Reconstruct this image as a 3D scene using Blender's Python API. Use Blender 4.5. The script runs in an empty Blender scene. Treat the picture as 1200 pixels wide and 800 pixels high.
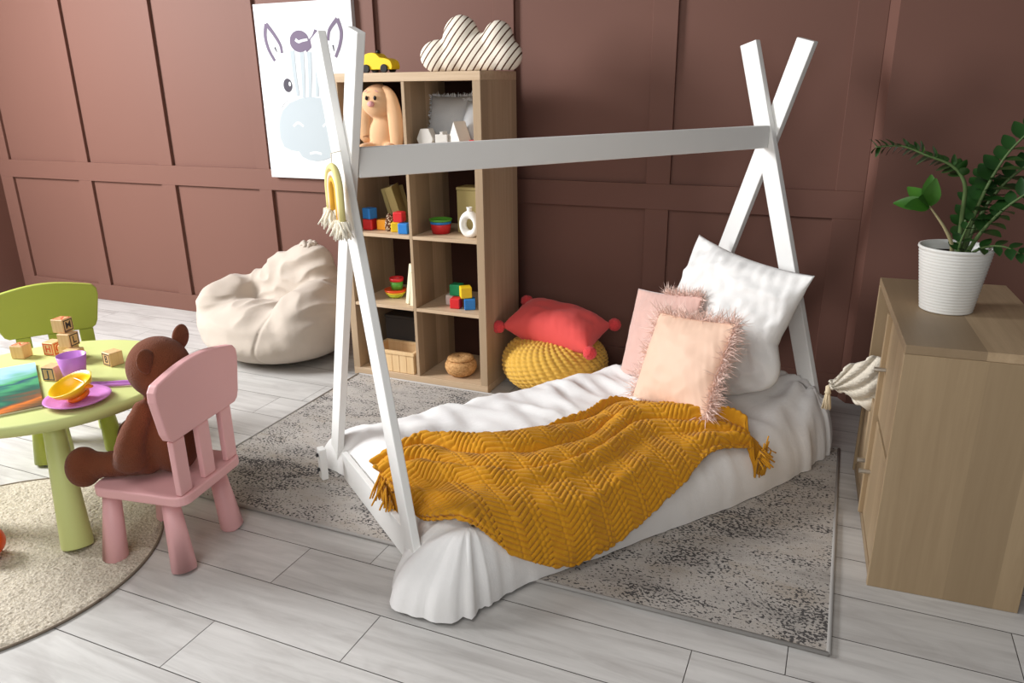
import bpy, bmesh, math, random
from mathutils import Vector, Matrix, noise, Euler
random.seed(7)
SC = bpy.context.scene
COL = SC.collection
PI = math.pi

# ------------------------------------------------------------------ materials
def lin(c):
    return tuple(((x/255)/12.92 if x/255 <= .04045 else ((x/255+.055)/1.055)**2.4) for x in c)

class NT:
    def __init__(s, name, rough=.6, spec=.3):
        s.m = bpy.data.materials.new(name); s.m.use_nodes = True
        s.t = s.m.node_tree; s.b = s.t.nodes['Principled BSDF']
        s.b.inputs['Roughness'].default_value = rough
        s.b.inputs['Specular IOR Level'].default_value = spec
    def n(s, typ, **kw):
        nd = s.t.nodes.new(typ)
        for k, v in kw.items():
            if k in nd.inputs: nd.inputs[k].default_value = v
            else: setattr(nd, k, v)
        return nd
    def l(s, a, b): s.t.links.new(a, b)
    def coord(s, scale=(1, 1, 1), rot=(0, 0, 0), src='Object'):
        tc = s.n('ShaderNodeTexCoord'); mp = s.n('ShaderNodeMapping')
        mp.inputs['Scale'].default_value = scale; mp.inputs['Rotation'].default_value = rot
        s.l(tc.outputs[src], mp.inputs['Vector']); return mp.outputs[0]
    def noise(s, vec, scale, detail=3, rough=.5, dist=0):
        nd = s.n('ShaderNodeTexNoise'); nd.inputs['Scale'].default_value = scale
        nd.inputs['Detail'].default_value = detail; nd.inputs['Roughness'].default_value = rough
        nd.inputs['Distortion'].default_value = dist
        if vec: s.l(vec, nd.inputs['Vector'])
        return nd.outputs['Fac']
    def ramp(s, fac, stops, interp='LINEAR'):
        r = s.n('ShaderNodeValToRGB'); e = r.color_ramp.elements; r.color_ramp.interpolation = interp
        while len(e) < len(stops): e.new(.5)
        for el, (p, c) in zip(e, stops):
            el.position = p; el.color = (*c, 1) if len(c) == 3 else c
        s.l(fac, r.inputs[0]); return r.outputs[0]
    def mix(s, fac, a, b, mode='MIX'):
        m = s.n('ShaderNodeMix', data_type='RGBA', blend_type=mode)
        for sock, v in ((m.inputs[0], fac), (m.inputs[6], a), (m.inputs[7], b)):
            if isinstance(v, (int, float)): sock.default_value = v
            elif isinstance(v, tuple): sock.default_value = (*v, 1)
            else: s.l(v, sock)
        return m.outputs[2]
    def math(s, op, a, b=None, c=None):
        m = s.n('ShaderNodeMath', operation=op)
        for i, v in enumerate((a, b, c)):
            if v is None: continue
            if isinstance(v, (int, float)): m.inputs[i].default_value = v
            else: s.l(v, m.inputs[i])
        return m.outputs[0]
    def bump(s, hgt, strength=.3, dist=.005):
        b = s.n('ShaderNodeBump'); b.inputs['Strength'].default_value = strength
        b.inputs['Distance'].default_value = dist
        s.l(hgt, b.inputs['Height']); s.l(b.outputs[0], s.b.inputs['Normal'])
    def col(s, c):
        if isinstance(c, tuple): s.b.inputs['Base Color'].default_value = (*c, 1)
        else: s.l(c, s.b.inputs['Base Color'])

def plain(name, rgb, rough=.5, spec=.3, var=.06, bump=0, bscale=200):
    k = NT(name, rough, spec); c = lin(rgb)
    v = k.coord()
    f = k.noise(v, 9, 3)
    k.col(k.mix(f, tuple(x*(1-var) for x in c), tuple(min(1, x*(1+var)) for x in c)))
    if bump: k.bump(k.noise(v, bscale, 2), bump, .002)
    return k.m

def fabric(name, rgb, rough=.9, var=.08, bscale=420, bump=.25, wr=True, sheen=.15):
    k = NT(name, rough, .15); c = lin(rgb); v = k.coord()
    f = k.noise(v, 14, 4)
    k.col(k.mix(f, tuple(x*(1-var) for x in c), tuple(min(1, x*(1+var)) for x in c)))
    h = k.noise(v, bscale, 2)
    if wr:
        h = k.math('ADD', k.math('MULTIPLY', h, .35), k.math('MULTIPLY', k.noise(v, 16, 5, .6, .6), 1.6))
    k.bump(h, bump, .006)
    k.b.inputs['Sheen Weight'].default_value = sheen
    return k.m

def wood(name, c0, c1, axis='z', rough=.5, stave=.0, gs=1.0):
    k = NT(name, rough, .3)
    ax = {'x': (2.2, 45, 45), 'y': (45, 2.2, 45), 'z': (45, 45, 2.2)}[axis]
    v = k.coord(tuple(a*gs for a in ax))
    f = k.noise(v, 1.0, 5, .62, .4)
    f2 = k.noise(k.coord(tuple(a*.22*gs for a in ax)), 1.0, 2)
    c0, c1 = lin(c0), lin(c1)
    base = k.ramp(f, [(.25, c0), (.75, c1)])
    base = k.mix(k.math('MULTIPLY', f2, .35), base, tuple(x*.72 for x in c0))
    if stave:
        tc = k.n('ShaderNodeTexCoord'); sp = k.n('ShaderNodeSeparateXYZ'); k.l(tc.outputs['Object'], sp.inputs[0])
        u = sp.outputs[{'x': 1, 'y': 0, 'z': 0}[axis]]
        if axis == 'z': u = k.math('ADD', u, k.math('MULTIPLY', sp.outputs[1], 1.0))
        wn = k.n('ShaderNodeTexWhiteNoise', noise_dimensions='1D')
        k.l(k.math('ADD', k.math('FLOOR', k.math('MULTIPLY', u, 1/stave)), 3.37), wn.inputs['W'])
        base = k.mix(k.math('MULTIPLY', wn.outputs['Value'], .85), base, tuple(x*.62 for x in c0))
    k.col(base); k.bump(f, .08, .002)
    return k.m

def wall_mat():
    k = NT('terracotta_wall_paint', .62, .25); v = k.coord()
    c = lin((114, 79, 68))
    f = k.noise(v, 1.3, 2)
    k.col(k.mix(f, tuple(x*.97 for x in c), tuple(x*1.03 for x in c)))
    k.bump(k.noise(v, 320, 2), .08, .001)
    return k.m

def floor_mat():
    k = NT('pale_laminate_planks', .42, .35)
    at = k.n('ShaderNodeAttribute', attribute_name='plank')
    tc = k.n('ShaderNodeTexCoord')
    ad = k.n('ShaderNodeVectorMath', operation='ADD')
    sc = k.n('ShaderNodeVectorMath', operation='SCALE'); sc.inputs[3].default_value = 7.3
    k.l(at.outputs['Vector'], sc.inputs[0])
    k.l(tc.outputs['Object'], ad.inputs[0]); k.l(sc.outputs[0], ad.inputs[1])
    mp = k.n('ShaderNodeMapping'); mp.inputs['Scale'].default_value = (1.6, 16, 1); k.l(ad.outputs[0], mp.inputs[0])
    g = k.noise(mp.outputs[0], 1.6, 6, .62, .7)
    mp2 = k.n('ShaderNodeMapping'); mp2.inputs['Scale'].default_value = (2.2, 6, 1); k.l(ad.outputs[0], mp2.inputs[0])
    b = k.noise(mp2.outputs[0], 1.5, 4, .6, .5)
    base = k.ramp(g, [(.25, lin((176, 172, 168))), (.5, lin((198, 195, 191))), (.8, lin((215, 212, 208)))])
    base = k.mix(k.ramp(b, [(.52, (0, 0, 0)), (.75, (.55, .55, .55))]), base, lin((160, 154, 150)))
    base = k.mix(k.math('MULTIPLY', at.outputs['Fac'], .22), base, lin((160, 156, 152)))
    k.col(base); k.bump(g, .06, .002)
    return k.m

def rug_mat():
    k = NT('mottled_grey_rug_pile', .95, .05); v = k.coord()
    big = k.noise(k.coord((1.6, 3.2, 1)), 2.2, 5, .7, .8)
    fl = k.noise(k.coord((1, 1.3, 1)), 100, 2, .5, .2)
    fl2 = k.noise(v, 26, 3, .6)
    base = k.ramp(k.noise(k.coord((2, 5, 1)), 1.8, 5, .65), [(.3, lin((134, 128, 122))), (.5, lin((176, 169, 162))), (.7, lin((160, 147, 131)))])
    base = k.mix(k.math('MULTIPLY', fl2, .45), base, lin((208, 203, 198)))
    thr = k.math('ADD', k.math('MULTIPLY', fl, 1.0), k.math('MULTIPLY', big, .85))
    thr = k.math('SUBTRACT', k.math('ADD', thr, k.math('MULTIPLY', fl2, .12)), .085)
    m = k.ramp(thr, [(.985, (0, 0, 0)), (1.0, (1, 1, 1))])
    k.col(k.mix(m, base, lin((88, 85, 84))))
    k.bump(k.noise(v, 260, 2), .5, .004)
    return k.m

def shag_mat():
    k = NT('beige_shag_pile', .95, .05); v = k.coord()
    f = k.noise(v, 120, 3, .6); g = k.noise(v, 10, 3)
    c = k.ramp(f, [(.25, lin((150, 138, 120))), (.55, lin((206, 196, 180))), (.8, lin((228, 220, 206)))])
    k.col(k.mix(k.math('MULTIPLY', g, .3), c, lin((188, 174, 152))))
    k.bump(f, .8, .006); return k.m

def stripe_mat():
    k = NT('cream_fabric_with_brown_stripes', .9, .1)
    tc = k.n('ShaderNodeTexCoord'); sp = k.n('ShaderNodeSeparateXYZ'); k.l(tc.outputs['Object'], sp.inputs[0])
    u = k.math('SUBTRACT', k.math('MULTIPLY', sp.outputs[0], .76), k.math('MULTIPLY', sp.outputs[2], .65))
    u = k.math('ADD', u, k.math('MULTIPLY', sp.outputs[1], .25))
    fr = k.math('FRACT', k.math('MULTIPLY', u, 1/.0262))
    m = k.math('LESS_THAN', fr, .24)
    k.col(k.mix(m, lin((236, 226, 210)), lin((92, 62, 46))))
    k.bump(k.noise(k.coord(), 500, 2), .15, .002); return k.m

def cover_mat():
    k = NT('picture_book_cover', .35, .4); 
    tc = k.n('ShaderNodeTexCoord'); sp = k.n('ShaderNodeSeparateXYZ'); k.l(tc.outputs['Object'], sp.inputs[0])
    w = k.noise(k.coord((9, 4, 1)), 1.2, 3, .5, 1.0)
    t = k.math('ADD', k.math('MULTIPLY', k.math('SUBTRACT', .20, sp.outputs[0]), 1.75), k.math('MULTIPLY', w, .5))
    t = k.math('SUBTRACT', t, k.math('MULTIPLY', sp.outputs[1], .9))
    c = k.ramp(t, [(-.0, lin((60, 66, 70))), (.12, lin((120, 86, 52))), (.2, lin((226, 124, 50))), (.27, lin((120, 84, 60))),
                   (.38, lin((38, 96, 84))), (.52, lin((76, 160, 110))), (.6, lin((40, 80, 110))), (.7, lin((86, 172, 110))), (.86, lin((168, 206, 240)))])
    k.col(c); return k.m

def cork_mat():
    k = NT('cork', .8, .1); v = k.coord(); f = k.noise(v, 90, 3, .7)
    k.col(k.ramp(f, [(.3, lin((150, 104, 62))), (.6, lin((206, 160, 108))), (.8, lin((224, 184, 134)))]))
    k.bump(f, .3, .002); return k.m

def translucent(name, rgb, alpha_t=.5, rough=.25):
    k = NT(name, rough, .5); k.col(lin(rgb))
    k.b.inputs['Transmission Weight'].default_value = alpha_t
    k.b.inputs['IOR'].default_value = 1.2
    return k.m

def knit_mat(name, rgb, dark):
    k = NT(name, .92, .1); v = k.coord(); f = k.noise(v, 60, 3)
    c = lin(rgb); k.col(k.mix(f, lin(dark), c)); k.bump(k.noise(v, 500, 2), .3, .003)
    k.b.inputs['Sheen Weight'].default_value = .15
    return k.m

M = {}
M['wall'] = wall_mat(); M['floor'] = floor_mat(); M['rug'] = rug_mat(); M['shag'] = shag_mat()
M['groove'] = plain('dark_plank_groove', (112, 106, 102), .8)
M['oak_x'] = wood('oak_along_x', (192, 164, 132), (218, 192, 162), 'x')
M['oak_y'] = wood('oak_along_y', (186, 158, 126), (212, 186, 156), 'y')
M['oak_z'] = wood('oak_along_z', (186, 158, 126), (212, 186, 156), 'z', stave=.13)
M['oak2_x'] = wood('dresser_oak_along_x', (176, 150, 118), (202, 176, 142), 'x')
M['oak2_y'] = wood('dresser_oak_along_y', (176, 150, 118), (202, 176, 142), 'y', stave=.2)
M['oak2_z'] = wood('dresser_oak_along_z', (178, 152, 118), (206, 180, 144), 'z', stave=.125)
M['pine'] = wood('pale_pine', (222, 184, 134), (238, 206, 160), 'z')
M['block'] = wood('block_beech', (214, 168, 112), (236, 200, 150), 'z', gs=2)
M['white'] = plain('white_paint', (240, 239, 236), .45, .35, .02)
M['cream_paint'] = plain('whitewashed_wood', (222, 216, 208), .7, .2, .06)
M['linen'] = fabric('white_cotton', (240, 238, 236), .9, .02, bump=.22)
M['pillow_white'] = fabric('white_pillow_cotton', (238, 236, 233), .9, .02, bump=.28)
M['mustard'] = knit_mat('mustard_knit', (224, 162, 44), (196, 132, 26))
M['pouf'] = knit_mat('yellow_pouf_knit', (226, 182, 86), (204, 156, 62))
M['coral'] = fabric('coral_cotton', (228, 88, 84), .85, .06, bump=.2)
M['coral_pom'] = fabric('coral_yarn', (226, 74, 76), .95, .12, bscale=300, bump=.7, wr=False)
M['blush'] = fabric('blush_velvet', (218, 178, 166), .8, .08, bump=.12, sheen=.5)
k = NT('peach_satin', .6, .3); k.col(lin((232, 196, 172))); k.bump(k.noise(k.coord(), 9, 3), .1, .006); M['peach'] = k.m
M['feather'] = plain('blush_feather', (240, 212, 200), .9, .1, .12)
M['beige'] = fabric('beige_canvas', (190, 177, 164), .92, .05, bump=.22)
M['pink'] = plain('pink_plastic', (226, 172, 172), .42, .35, .02)
M['green'] = plain('green_plastic', (204, 211, 138), .42, .35, .03)
M['green2'] = plain('deep_green_plastic', (166, 174, 72), .42, .35, .03)
M['bear'] = fabric('brown_knit_plush', (112, 62, 40), .95, .14, bscale=260, bump=.6, wr=False, sheen=.1)
M['bunny'] = fabric('tan_plush', (222, 178, 136), .95, .06, bscale=400, bump=.25, wr=False)
M['nose'] = plain('pink_felt', (222, 160, 158), .8)
M['black'] = plain('black_plastic', (28, 26, 26), .4)
M['cubby_shade'] = plain('cubby_shade_brown', (66, 42, 34), .75, .15, .1)  # dark colour stands in for the shade inside the bookcase cubbies
M['darkbox'] = plain('charcoal_card', (64, 60, 58), .8)
M['yellow'] = plain('yellow_paint', (244, 204, 40), .4, .4, .03)
M['yellowcar'] = plain('yellow_car_paint', (240, 202, 20), .45, .35, .03)
M['red'] = plain('red_paint', (214, 44, 48), .4, .4, .03)
M['blue'] = plain('blue_paint', (48, 128, 204), .4, .4, .03)
M['orange'] = plain('orange_paint', (242, 158, 40), .4, .4, .03)
M['greenp'] = plain('green_paint', (28, 134, 84), .4, .4, .03)
M['grass'] = plain('leaf_green_paint', (88, 158, 52), .4, .4, .03)
M['lime'] = plain('lime_paint', (190, 204, 60), .4, .4, .03)
M['orangered'] = plain('orange_red_plastic', (236, 84, 30), .4, .4, .03)
M['olive'] = plain('olive_cloth_cover', (176, 160, 108), .8, .2, .05)
M['page'] = plain('cream_paper', (240, 232, 204), .85, .1, .03)
M['ceramic'] = plain('white_ceramic', (240, 238, 232), .35, .4, .02)
M['greyfur'] = fabric('grey_plush', (188, 188, 188), .95, .08, bscale=300, bump=.4, wr=False)
M['greyfeather'] = plain('grey_feather', (232, 233, 235), .9, .1, .1)
M['cone'] = NT('brown_cone_scales', .8, .1).m
k = NT('patterned_brown_wicker', .8, .1); kv = k.coord((1, 1, 1)); kvo = k.n('ShaderNodeTexVoronoi'); kvo.inputs['Scale'].default_value = 110
k.l(kv, kvo.inputs['Vector']); k.col(k.ramp(kvo.outputs['Distance'], [(.2, lin((232, 214, 186))), (.5, lin((92, 56, 34)))])); M['cone'] = k.m
M['cork'] = cork_mat(); M['stripe'] = stripe_mat(); M['cover'] = cover_mat()
M['purple'] = translucent('translucent_purple_plastic', (214, 146, 228), .2)
M['mauve'] = translucent('translucent_mauve_plastic', (222, 150, 218), .2)
M['ybowl'] = plain('yellow_plastic', (250, 200, 20), .3, .5, .02)
M['obowl'] = plain('orange_plastic', (250, 132, 20), .3, .5, .02)
M['potw'] = plain('white_pot_glaze', (238, 237, 232), .4, .35, .02)
M['soil'] = plain('dark_soil', (52, 40, 32), .95, .05, .3, .8, 150)
k = NT('dark_glossy_leaf', .32, .45); k.col(k.mix(k.noise(k.coord(), 12, 2), lin((20, 48, 20)), lin((46, 84, 34)))); M['leaf'] = k.m
k = NT('fresh_green_leaf', .35, .45); k.col(k.mix(k.noise(k.coord(), 14, 2), lin((40, 86, 26)), lin((76, 124, 42)))); M['leaf2'] = k.m
M['stem'] = plain('green_stem', (86, 108, 62), .5, .3, .15)
M['stem2'] = plain('pale_stem', (168, 158, 118), .5, .3, .1)
M['creamknit'] = fabric('cream_knit', (232, 222, 204), .95, .06, bscale=300, bump=.5, wr=False)
M['tassel'] = plain('cream_yarn', (230, 212, 180), .95, .1, .1)
M['rope1'] = plain('pale_yellow_cord', (232, 220, 150), .9, .1, .08)
M['rope2'] = plain('blush_cord', (240, 214, 196), .9, .1, .08)
M['rope3'] = plain('amber_cord', (232, 178, 70), .9, .1, .08)
M['yarn'] = plain('off_white_yarn', (240, 232, 214), .95, .1, .06)
M['canvas'] = plain('white_canvas', (222, 224, 226), .75, .2, .01)
M['zpurple'] = plain('mauve_grey_ink', (118, 106, 124), .8, .1, .03)
M['zgrey'] = plain('dark_grey_ink', (84, 80, 88), .8, .1, .03)
M['zpale'] = plain('pale_blue_grey_ink', (176, 184, 188), .8, .1, .02)
M['zlight'] = plain('light_ink', (220, 226, 230), .8, .1, .02)
M['metal'] = plain('brushed_steel', (190, 186, 178), .3, .6); M['metal'].node_tree.nodes['Principled BSDF'].inputs['Metallic'].default_value = .8
M['bolt'] = plain('black_bolt', (30, 30, 32), .4, .5)
M['ink_red'] = plain('red_print', (206, 76, 44), .6, .2, .04)
M['ink_dark'] = plain('dark_print', (66, 56, 60), .6, .2, .04)
M['ink_blue'] = plain('blue_grey_print', (70, 84, 96), .6, .2, .04)
M['bind'] = plain('grey_rug_binding', (172, 168, 164), .9, .1, .08)
M['binddark'] = plain('dark_rug_edge', (128, 116, 102), .9, .1, .08)

# ------------------------------------------------------------------ mesh helpers
def obj(name, bm, mat, parent=None, smooth=False, bevel=0, seg=2, subsurf=0, loc=None, rot=None):
    me = bpy.data.meshes.new(name)
    bmesh.ops.recalc_face_normals(bm, faces=bm.faces[:])
    bm.to_mesh(me); bm.free()
    for m in (mat if isinstance(mat, (list, tuple)) else [mat]): me.materials.append(m)
    if smooth:
        for p in me.polygons: p.use_smooth = True
    o = bpy.data.objects.new(name, me); COL.objects.link(o)
    if parent is not None: o.parent = parent
    if loc: o.location = loc
    if rot: o.rotation_euler = rot
    if bevel:
        b = o.modifiers.new('bevel', 'BEVEL'); b.width = bevel; b.segments = seg; b.limit_method = 'ANGLE'; b.angle_limit = .6
        b.harden_normals = False
    if subsurf:
        s = o.modifiers.new('sub', 'SUBSURF'); s.levels = subsurf; s.render_levels = subsurf
    return o

def thing(name, label, cat, loc=(0, 0, 0), rotz=0, group=None, rot=None):
    o = bpy.data.objects.new(name, None); COL.objects.link(o)
    o.empty_display_size = .05
    o.location = loc; o.rotation_euler = rot or (0, 0, rotz)
    o['label'] = label; o['category'] = cat
    if group: o['group'] = group
    return o

def tag(o, label, cat, group=None, loc=None):
    o['label'] = label; o['category'] = cat
    if group: o['group'] = group
    if loc: o.location = loc
    return o

def struct(name, bm, mat, **kw):
    o = obj(name, bm, mat, **kw); o['kind'] = 'structure'; return o

def box(bm, x0, x1, y0, y1, z0, z1, mi=0, mat=None):
    vs = [bm.verts.new((x, y, z)) for z in (z0, z1) for y in (y0, y1) for x in (x0, x1)]
    if mat is not None:
        for v in vs: v.co = mat @ v.co
    for f in ((0, 2, 3, 1), (4, 5, 7, 6), (0, 1, 5, 4), (2, 6, 7, 3), (0, 4, 6, 2), (1, 3, 7, 5)):
        fa = bm.faces.new([vs[i] for i in f]); fa.material_index = mi
    return vs

def B(*a, **k):
    bm = bmesh.new(); box(bm, *a, **k); return bm

def frame_of(t, ref=None):
    t = t.normalized()
    r = ref or (Vector((0, 0, 1)) if abs(t.z) < .9 else Vector((1, 0, 0)))
    a = t.cross(r).normalized(); b = t.cross(a).normalized()
    return a, b

def tube(bm, pts, rad, n=8, mi=0, cap=True):
    pts = [Vector(p) for p in pts]
    if isinstance(rad, (int, float)): rad = [rad]*len(pts)
    rings = []; pa = None
    for i, p in enumerate(pts):
        t = (pts[min(i+1, len(pts)-1)]-pts[max(i-1, 0)])
        if t.length < 1e-9: t = Vector((0, 0, 1))
        t.normalize()
        if pa is None: a, b = frame_of(t)
        else:
            a = (pa-t*pa.dot(t)); a = a.normalized() if a.length > 1e-6 else frame_of(t)[0]
            b = t.cross(a)
        pa = a
        rings.append([bm.verts.new(p+(a*math.cos(2*PI*j/n)+b*math.sin(2*PI*j/n))*rad[i]) for j in range(n)])
    for i in range(len(rings)-1):
        for j in range(n):
            f = bm.faces.new((rings[i][j], rings[i][(j+1) % n], rings[i+1][(j+1) % n], rings[i+1][j])); f.material_index = mi
    if cap:
        for r in (rings[0], rings[-1]):
            try: bm.faces.new(r).material_index = mi
            except ValueError: pass

def lathe(bm, prof, n=32, c=(0, 0, 0), mi=0, sx=1, sy=1):
    c = Vector(c); rings = []
    for r, z in prof:
        if r < 1e-5: rings.append([bm.verts.new(c+Vector((0, 0, z)))])
        else: rings.append([bm.verts.new(c+Vector((r*sx*math.cos(2*PI*j/n), r*sy*math.sin(2*PI*j/n), z))) for j in range(n)])
    for a, b in zip(rings, rings[1:]):
        for j in range(n):
            q = [a[j % len(a)], a[(j+1) % len(a)], b[(j+1) % len(b)], b[j % len(b)]]
            q = list(dict.fromkeys(q))
            if len(q) > 2:
                try: bm.faces.new(q).material_index = mi
                except ValueError: pass

def L(prof, n=32, **k):
    bm = bmesh.new(); lathe(bm, prof, n, **k); return bm

def prism(bm, pts, axis, d0, d1, mi=0):
    """extrude a 2-D outline; axis 'y': pts are (x,z)"""
    def mk(p, d):
        return {'y': (p[0], d, p[1]), 'x': (d, p[0], p[1]), 'z': (p[0], p[1], d)}[axis]
    a = [bm.verts.new(mk(p, d0)) for p in pts]; b = [bm.verts.new(mk(p, d1)) for p in pts]
    n = len(pts)
    for i in range(n):
        bm.faces.new((a[i], a[(i+1) % n], b[(i+1) % n], b[i])).material_index = mi
    bm.faces.new(a).material_index = mi; bm.faces.new(b).material_index = mi

def rrect(x0, x1, z0, z1, r, n=5):
    P = []
    for cx, cz, a0 in ((x1-r, z1-r, 0), (x0+r, z1-r, 90), (x0+r, z0+r, 180), (x1-r, z0+r, 270)):
        for i in range(n+1):
            a = math.radians(a0+90*i/n); P.append((cx+r*math.cos(a), cz+r*math.sin(a)))
    return P

def ell(bm, c, r, rot=(0, 0, 0), seg=24, ring=16):
    m = Matrix.Translation(c) @ Euler(rot).to_matrix().to_4x4() @ Matrix.Diagonal((r[0], r[1], r[2], 1))
    bmesh.ops.create_uvsphere(bm, u_segments=seg, v_segments=ring, radius=1, matrix=m)

def remesh(bm, voxel, smooth=6):
    """merge overlapping lumps into one continuous surface"""
    me = bpy.data.meshes.new('tmp'); bm.to_mesh(me); bm.free()
    o = bpy.data.objects.new('tmp', me); COL.objects.link(o)
    r = o.modifiers.new('r', 'REMESH'); r.mode = 'VOXEL'; r.voxel_size = voxel
    s = o.modifiers.new('s', 'SMOOTH'); s.iterations = smooth; s.factor = .5
    dg = bpy.context.evaluated_depsgraph_get()
    me2 = bpy.data.meshes.new_from_object(o.evaluated_get(dg))
    bpy.data.objects.remove(o)
    out = bmesh.new(); out.from_mesh(me2); bpy.data.meshes.remove(me2); bpy.data.meshes.remove(me)
    return out

def fnoise(p, s, seed=0):
    return noise.noise(Vector(p)*s+Vector((seed*3.7, seed*1.3, seed*7.1)))

def text_faces(bm, s, size, mat, mi):
    cu = bpy.data.curves.new('t', 'FONT'); cu.body = s; cu.size = size; cu.align_x = 'CENTER'; cu.align_y = 'CENTER'
    cu.offset = size*.02
    o = bpy.data.objects.new('t', cu); COL.objects.link(o)
    dg = bpy.context.evaluated_depsgraph_get()
    me = bpy.data.meshes.new_from_object(o.evaluated_get(dg)); bpy.data.objects.remove(o)
    vs = [bm.verts.new(mat @ v.co) for v in me.vertices]
    for p in me.polygons:
        try: bm.faces.new([vs[i] for i in p.vertices]).material_index = mi
        except ValueError: pass
    bpy.data.meshes.remove(me)

def catmull(P, n=8):
    P = [Vector(p) for p in P]; out = []
    for i in range(len(P)-1):
        p0, p1, p2, p3 = P[max(i-1, 0)], P[i], P[i+1], P[min(i+2, len(P)-1)]
        for j in range(n):
            t = j/n
            out.append(.5*((2*p1)+(p2-p0)*t+(2*p0-5*p1+4*p2-p3)*t*t+(3*p1-p0-3*p2+p3)*t**3))
    out.append(P[-1]); return out

# ------------------------------------------------------------------ the room
bm = bmesh.new(); lay = None
rows = []
yb = -1.554+.1955*10
me_pl = []
known = {-1.554: 2.012, -1.7495: .236, -1.945: .010, -2.1405: .400, -2.336: -.02}
r = 0; y = -1.554+.1955*9
fl_faces = []
while y > -4.6:
    y1 = y; y0 = y-.1955
    key = [v for kk, v in known.items() if abs(kk-y1) < .01]
    off = key[0] if key else random.uniform(0, 1.2)
    if abs(y1+.9675) < .02: off = -.916
    PLK = 1.23 if abs(y1+1.945) > .01 else 1.224
    x = off-PLK*6
    while x < 3.4:
        a, b = max(x, -4.1), min(x+PLK, 3.4)
        if b > a: fl_faces.append((a+.0012, b-.0012, y0+.0014, y1-.0014))
        x += PLK
    y = y0
me = bpy.data.meshes.new('floor'); V = []; Fc = []; R = []
for a, b, c, d in fl_faces:
    i = len(V); V += [(a, c, 0), (b, c, 0), (b, d, 0), (a, d, 0)]; Fc.append((i, i+1, i+2, i+3)); R.append(random.random())
i = len(V); V += [(-4.12, -4.6, -.003), (3.4, -4.6, -.003), (3.4, .3, -.003), (-4.12, .3, -.003)]; Fc.append((i, i+1, i+2, i+3)); R.append(0)
me.from_pydata(V, [], Fc)
at = me.attributes.new('plank', 'FLOAT', 'FACE'); at.data.foreach_set('value', R)
me.materials.append(M['floor']); me.materials.append(M['groove']); me.polygons[len(Fc)-1].material_index = 1
fo = bpy.data.objects.new('floor', me); COL.objects.link(fo); fo['kind'] = 'structure'

WT = 2.9
struct('wall_back', B(-4.25, 1.60, .02, .14, 0, WT), M['wall'])
struct('wall_left', B(-4.25, -4.09, -4.6, .02, 0, WT), M['wall'])
bm = bmesh.new()
prism(bm, [(1.5455, .14), (1.5455, -.0005), (1.580, -.06), (3.4, -.06), (3.4, .14)], 'z', 0, WT)
struct('wall_right', bm, M['wall'])
# battens of the panelled wall
tn = 1
def trim(x0, x1, z0, z1):
    global tn
    struct('trim_%d' % tn, B(x0, x1, 0, .021, z0, z1), M['wall'], bevel=.0015, seg=1); tn += 1
trim(-4.09, 1.545, 0, .114)
trim(-4.09, 1.545, .834, .955)
BX = [(-4.09, -3.964), (-3.296, -3.177), (-2.543, -2.428), (-1.756, -1.662), (-.990, -.874), (-.195, -.085), (.590, .704), (1.428, 1.545)]
for a, b in BX:
    trim(a, b, .114, .834); trim(a, b, .955, WT)

# ------------------------------------------------------------------ rugs
t = thing('area_rug', 'large rectangular mottled grey rug lying under the bed', 'rug', (.417, -1.21, 0))
obj('pile', B(-1.142, 1.142, -.618, .625, .001, .009), M['rug'], t)
bm = bmesh.new()
pth = [(-1.146, -.622), (1.146, -.622), (1.146, .629), (-1.146, .629), (-1.146, -.622)]
for (ax, ay), (bx_, by_) in zip(pth, pth[1:]):
    tube(bm, [(ax, ay, .0065), (bx_, by_, .0065)], .0062, 8)
obj('binding', bm, M['bind'], t, smooth=True)

t = thing('round_rug', 'round beige shaggy rug under the green table', 'rug', (-.921, -2.393, 0))
bm = bmesh.new(); N = 150; G = {}
RR = .525
for i in range(-N, N+1):
    for j in range(-N, N+1):
        x, y = i*RR/N, j*RR/N
        d = math.hypot(x, y)
        if d <= RR:
            hz = .006+.005*random.random()+.003*fnoise((x, y, 0), 22)
            hz = max(.004, hz)
            if d > RR-.012: hz = .005
            G[i, j] = bm.verts.new((x+random.uniform(-1, 1)*.001, y+random.uniform(-1, 1)*.001, hz))
for (i, j), v in list(G.items()):
    q = [G.get((i, j)), G.get((i+1, j)), G.get((i+1, j+1)), G.get((i, j+1))]
    if all(q): bm.faces.new(q)
obj('pile', bm, M['shag'], t, smooth=True)
bm = bmesh.new(); tube(bm, [(RR*math.cos(a*PI/60), RR*math.sin(a*PI/60), .0045) for a in range(121)], .0042, 8)
obj('binding', bm, M['binddark'], t, smooth=True)

# ------------------------------------------------------------------ zebra picture
ZX, ZZ, ZY = -1.296, .916, -.0335
bm = bmesh.new(); box(bm, -.325, .312, -.032, -.001, 0, .925, 3)
def flat(P, mi, dy=0):
    vs = [bm.verts.new((x-ZX, ZY-dy, z-ZZ)) for x, z in P]; f = bm.faces.new(vs); f.material_index = mi
def stroke(P, w0, w1, mi, dy=0):
    P = [Vector((x-ZX, z-ZZ)) for x, z in P]; P = [Vector((p.x, p.y)) for p in catmull([(p.x, p.y, 0) for p in P], 6)]
    n = len(P); pr = None
    for i, p in enumerate(P):
        tt = (P[min(i+1, n-1)]-P[max(i-1, 0)]).normalized(); w = w0+(w1-w0)*i/(n-1)
        q = Vector((-tt.y, tt.x))*w/2
        c = (bm.verts.new((p.x+q.x, ZY-dy, p.y+q.y)), bm.verts.new((p.x-q.x, ZY-dy, p.y-q.y)))
        if pr: bm.faces.new((pr[0], pr[1], c[1], c[0])).material_index = mi
        pr = c
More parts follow.
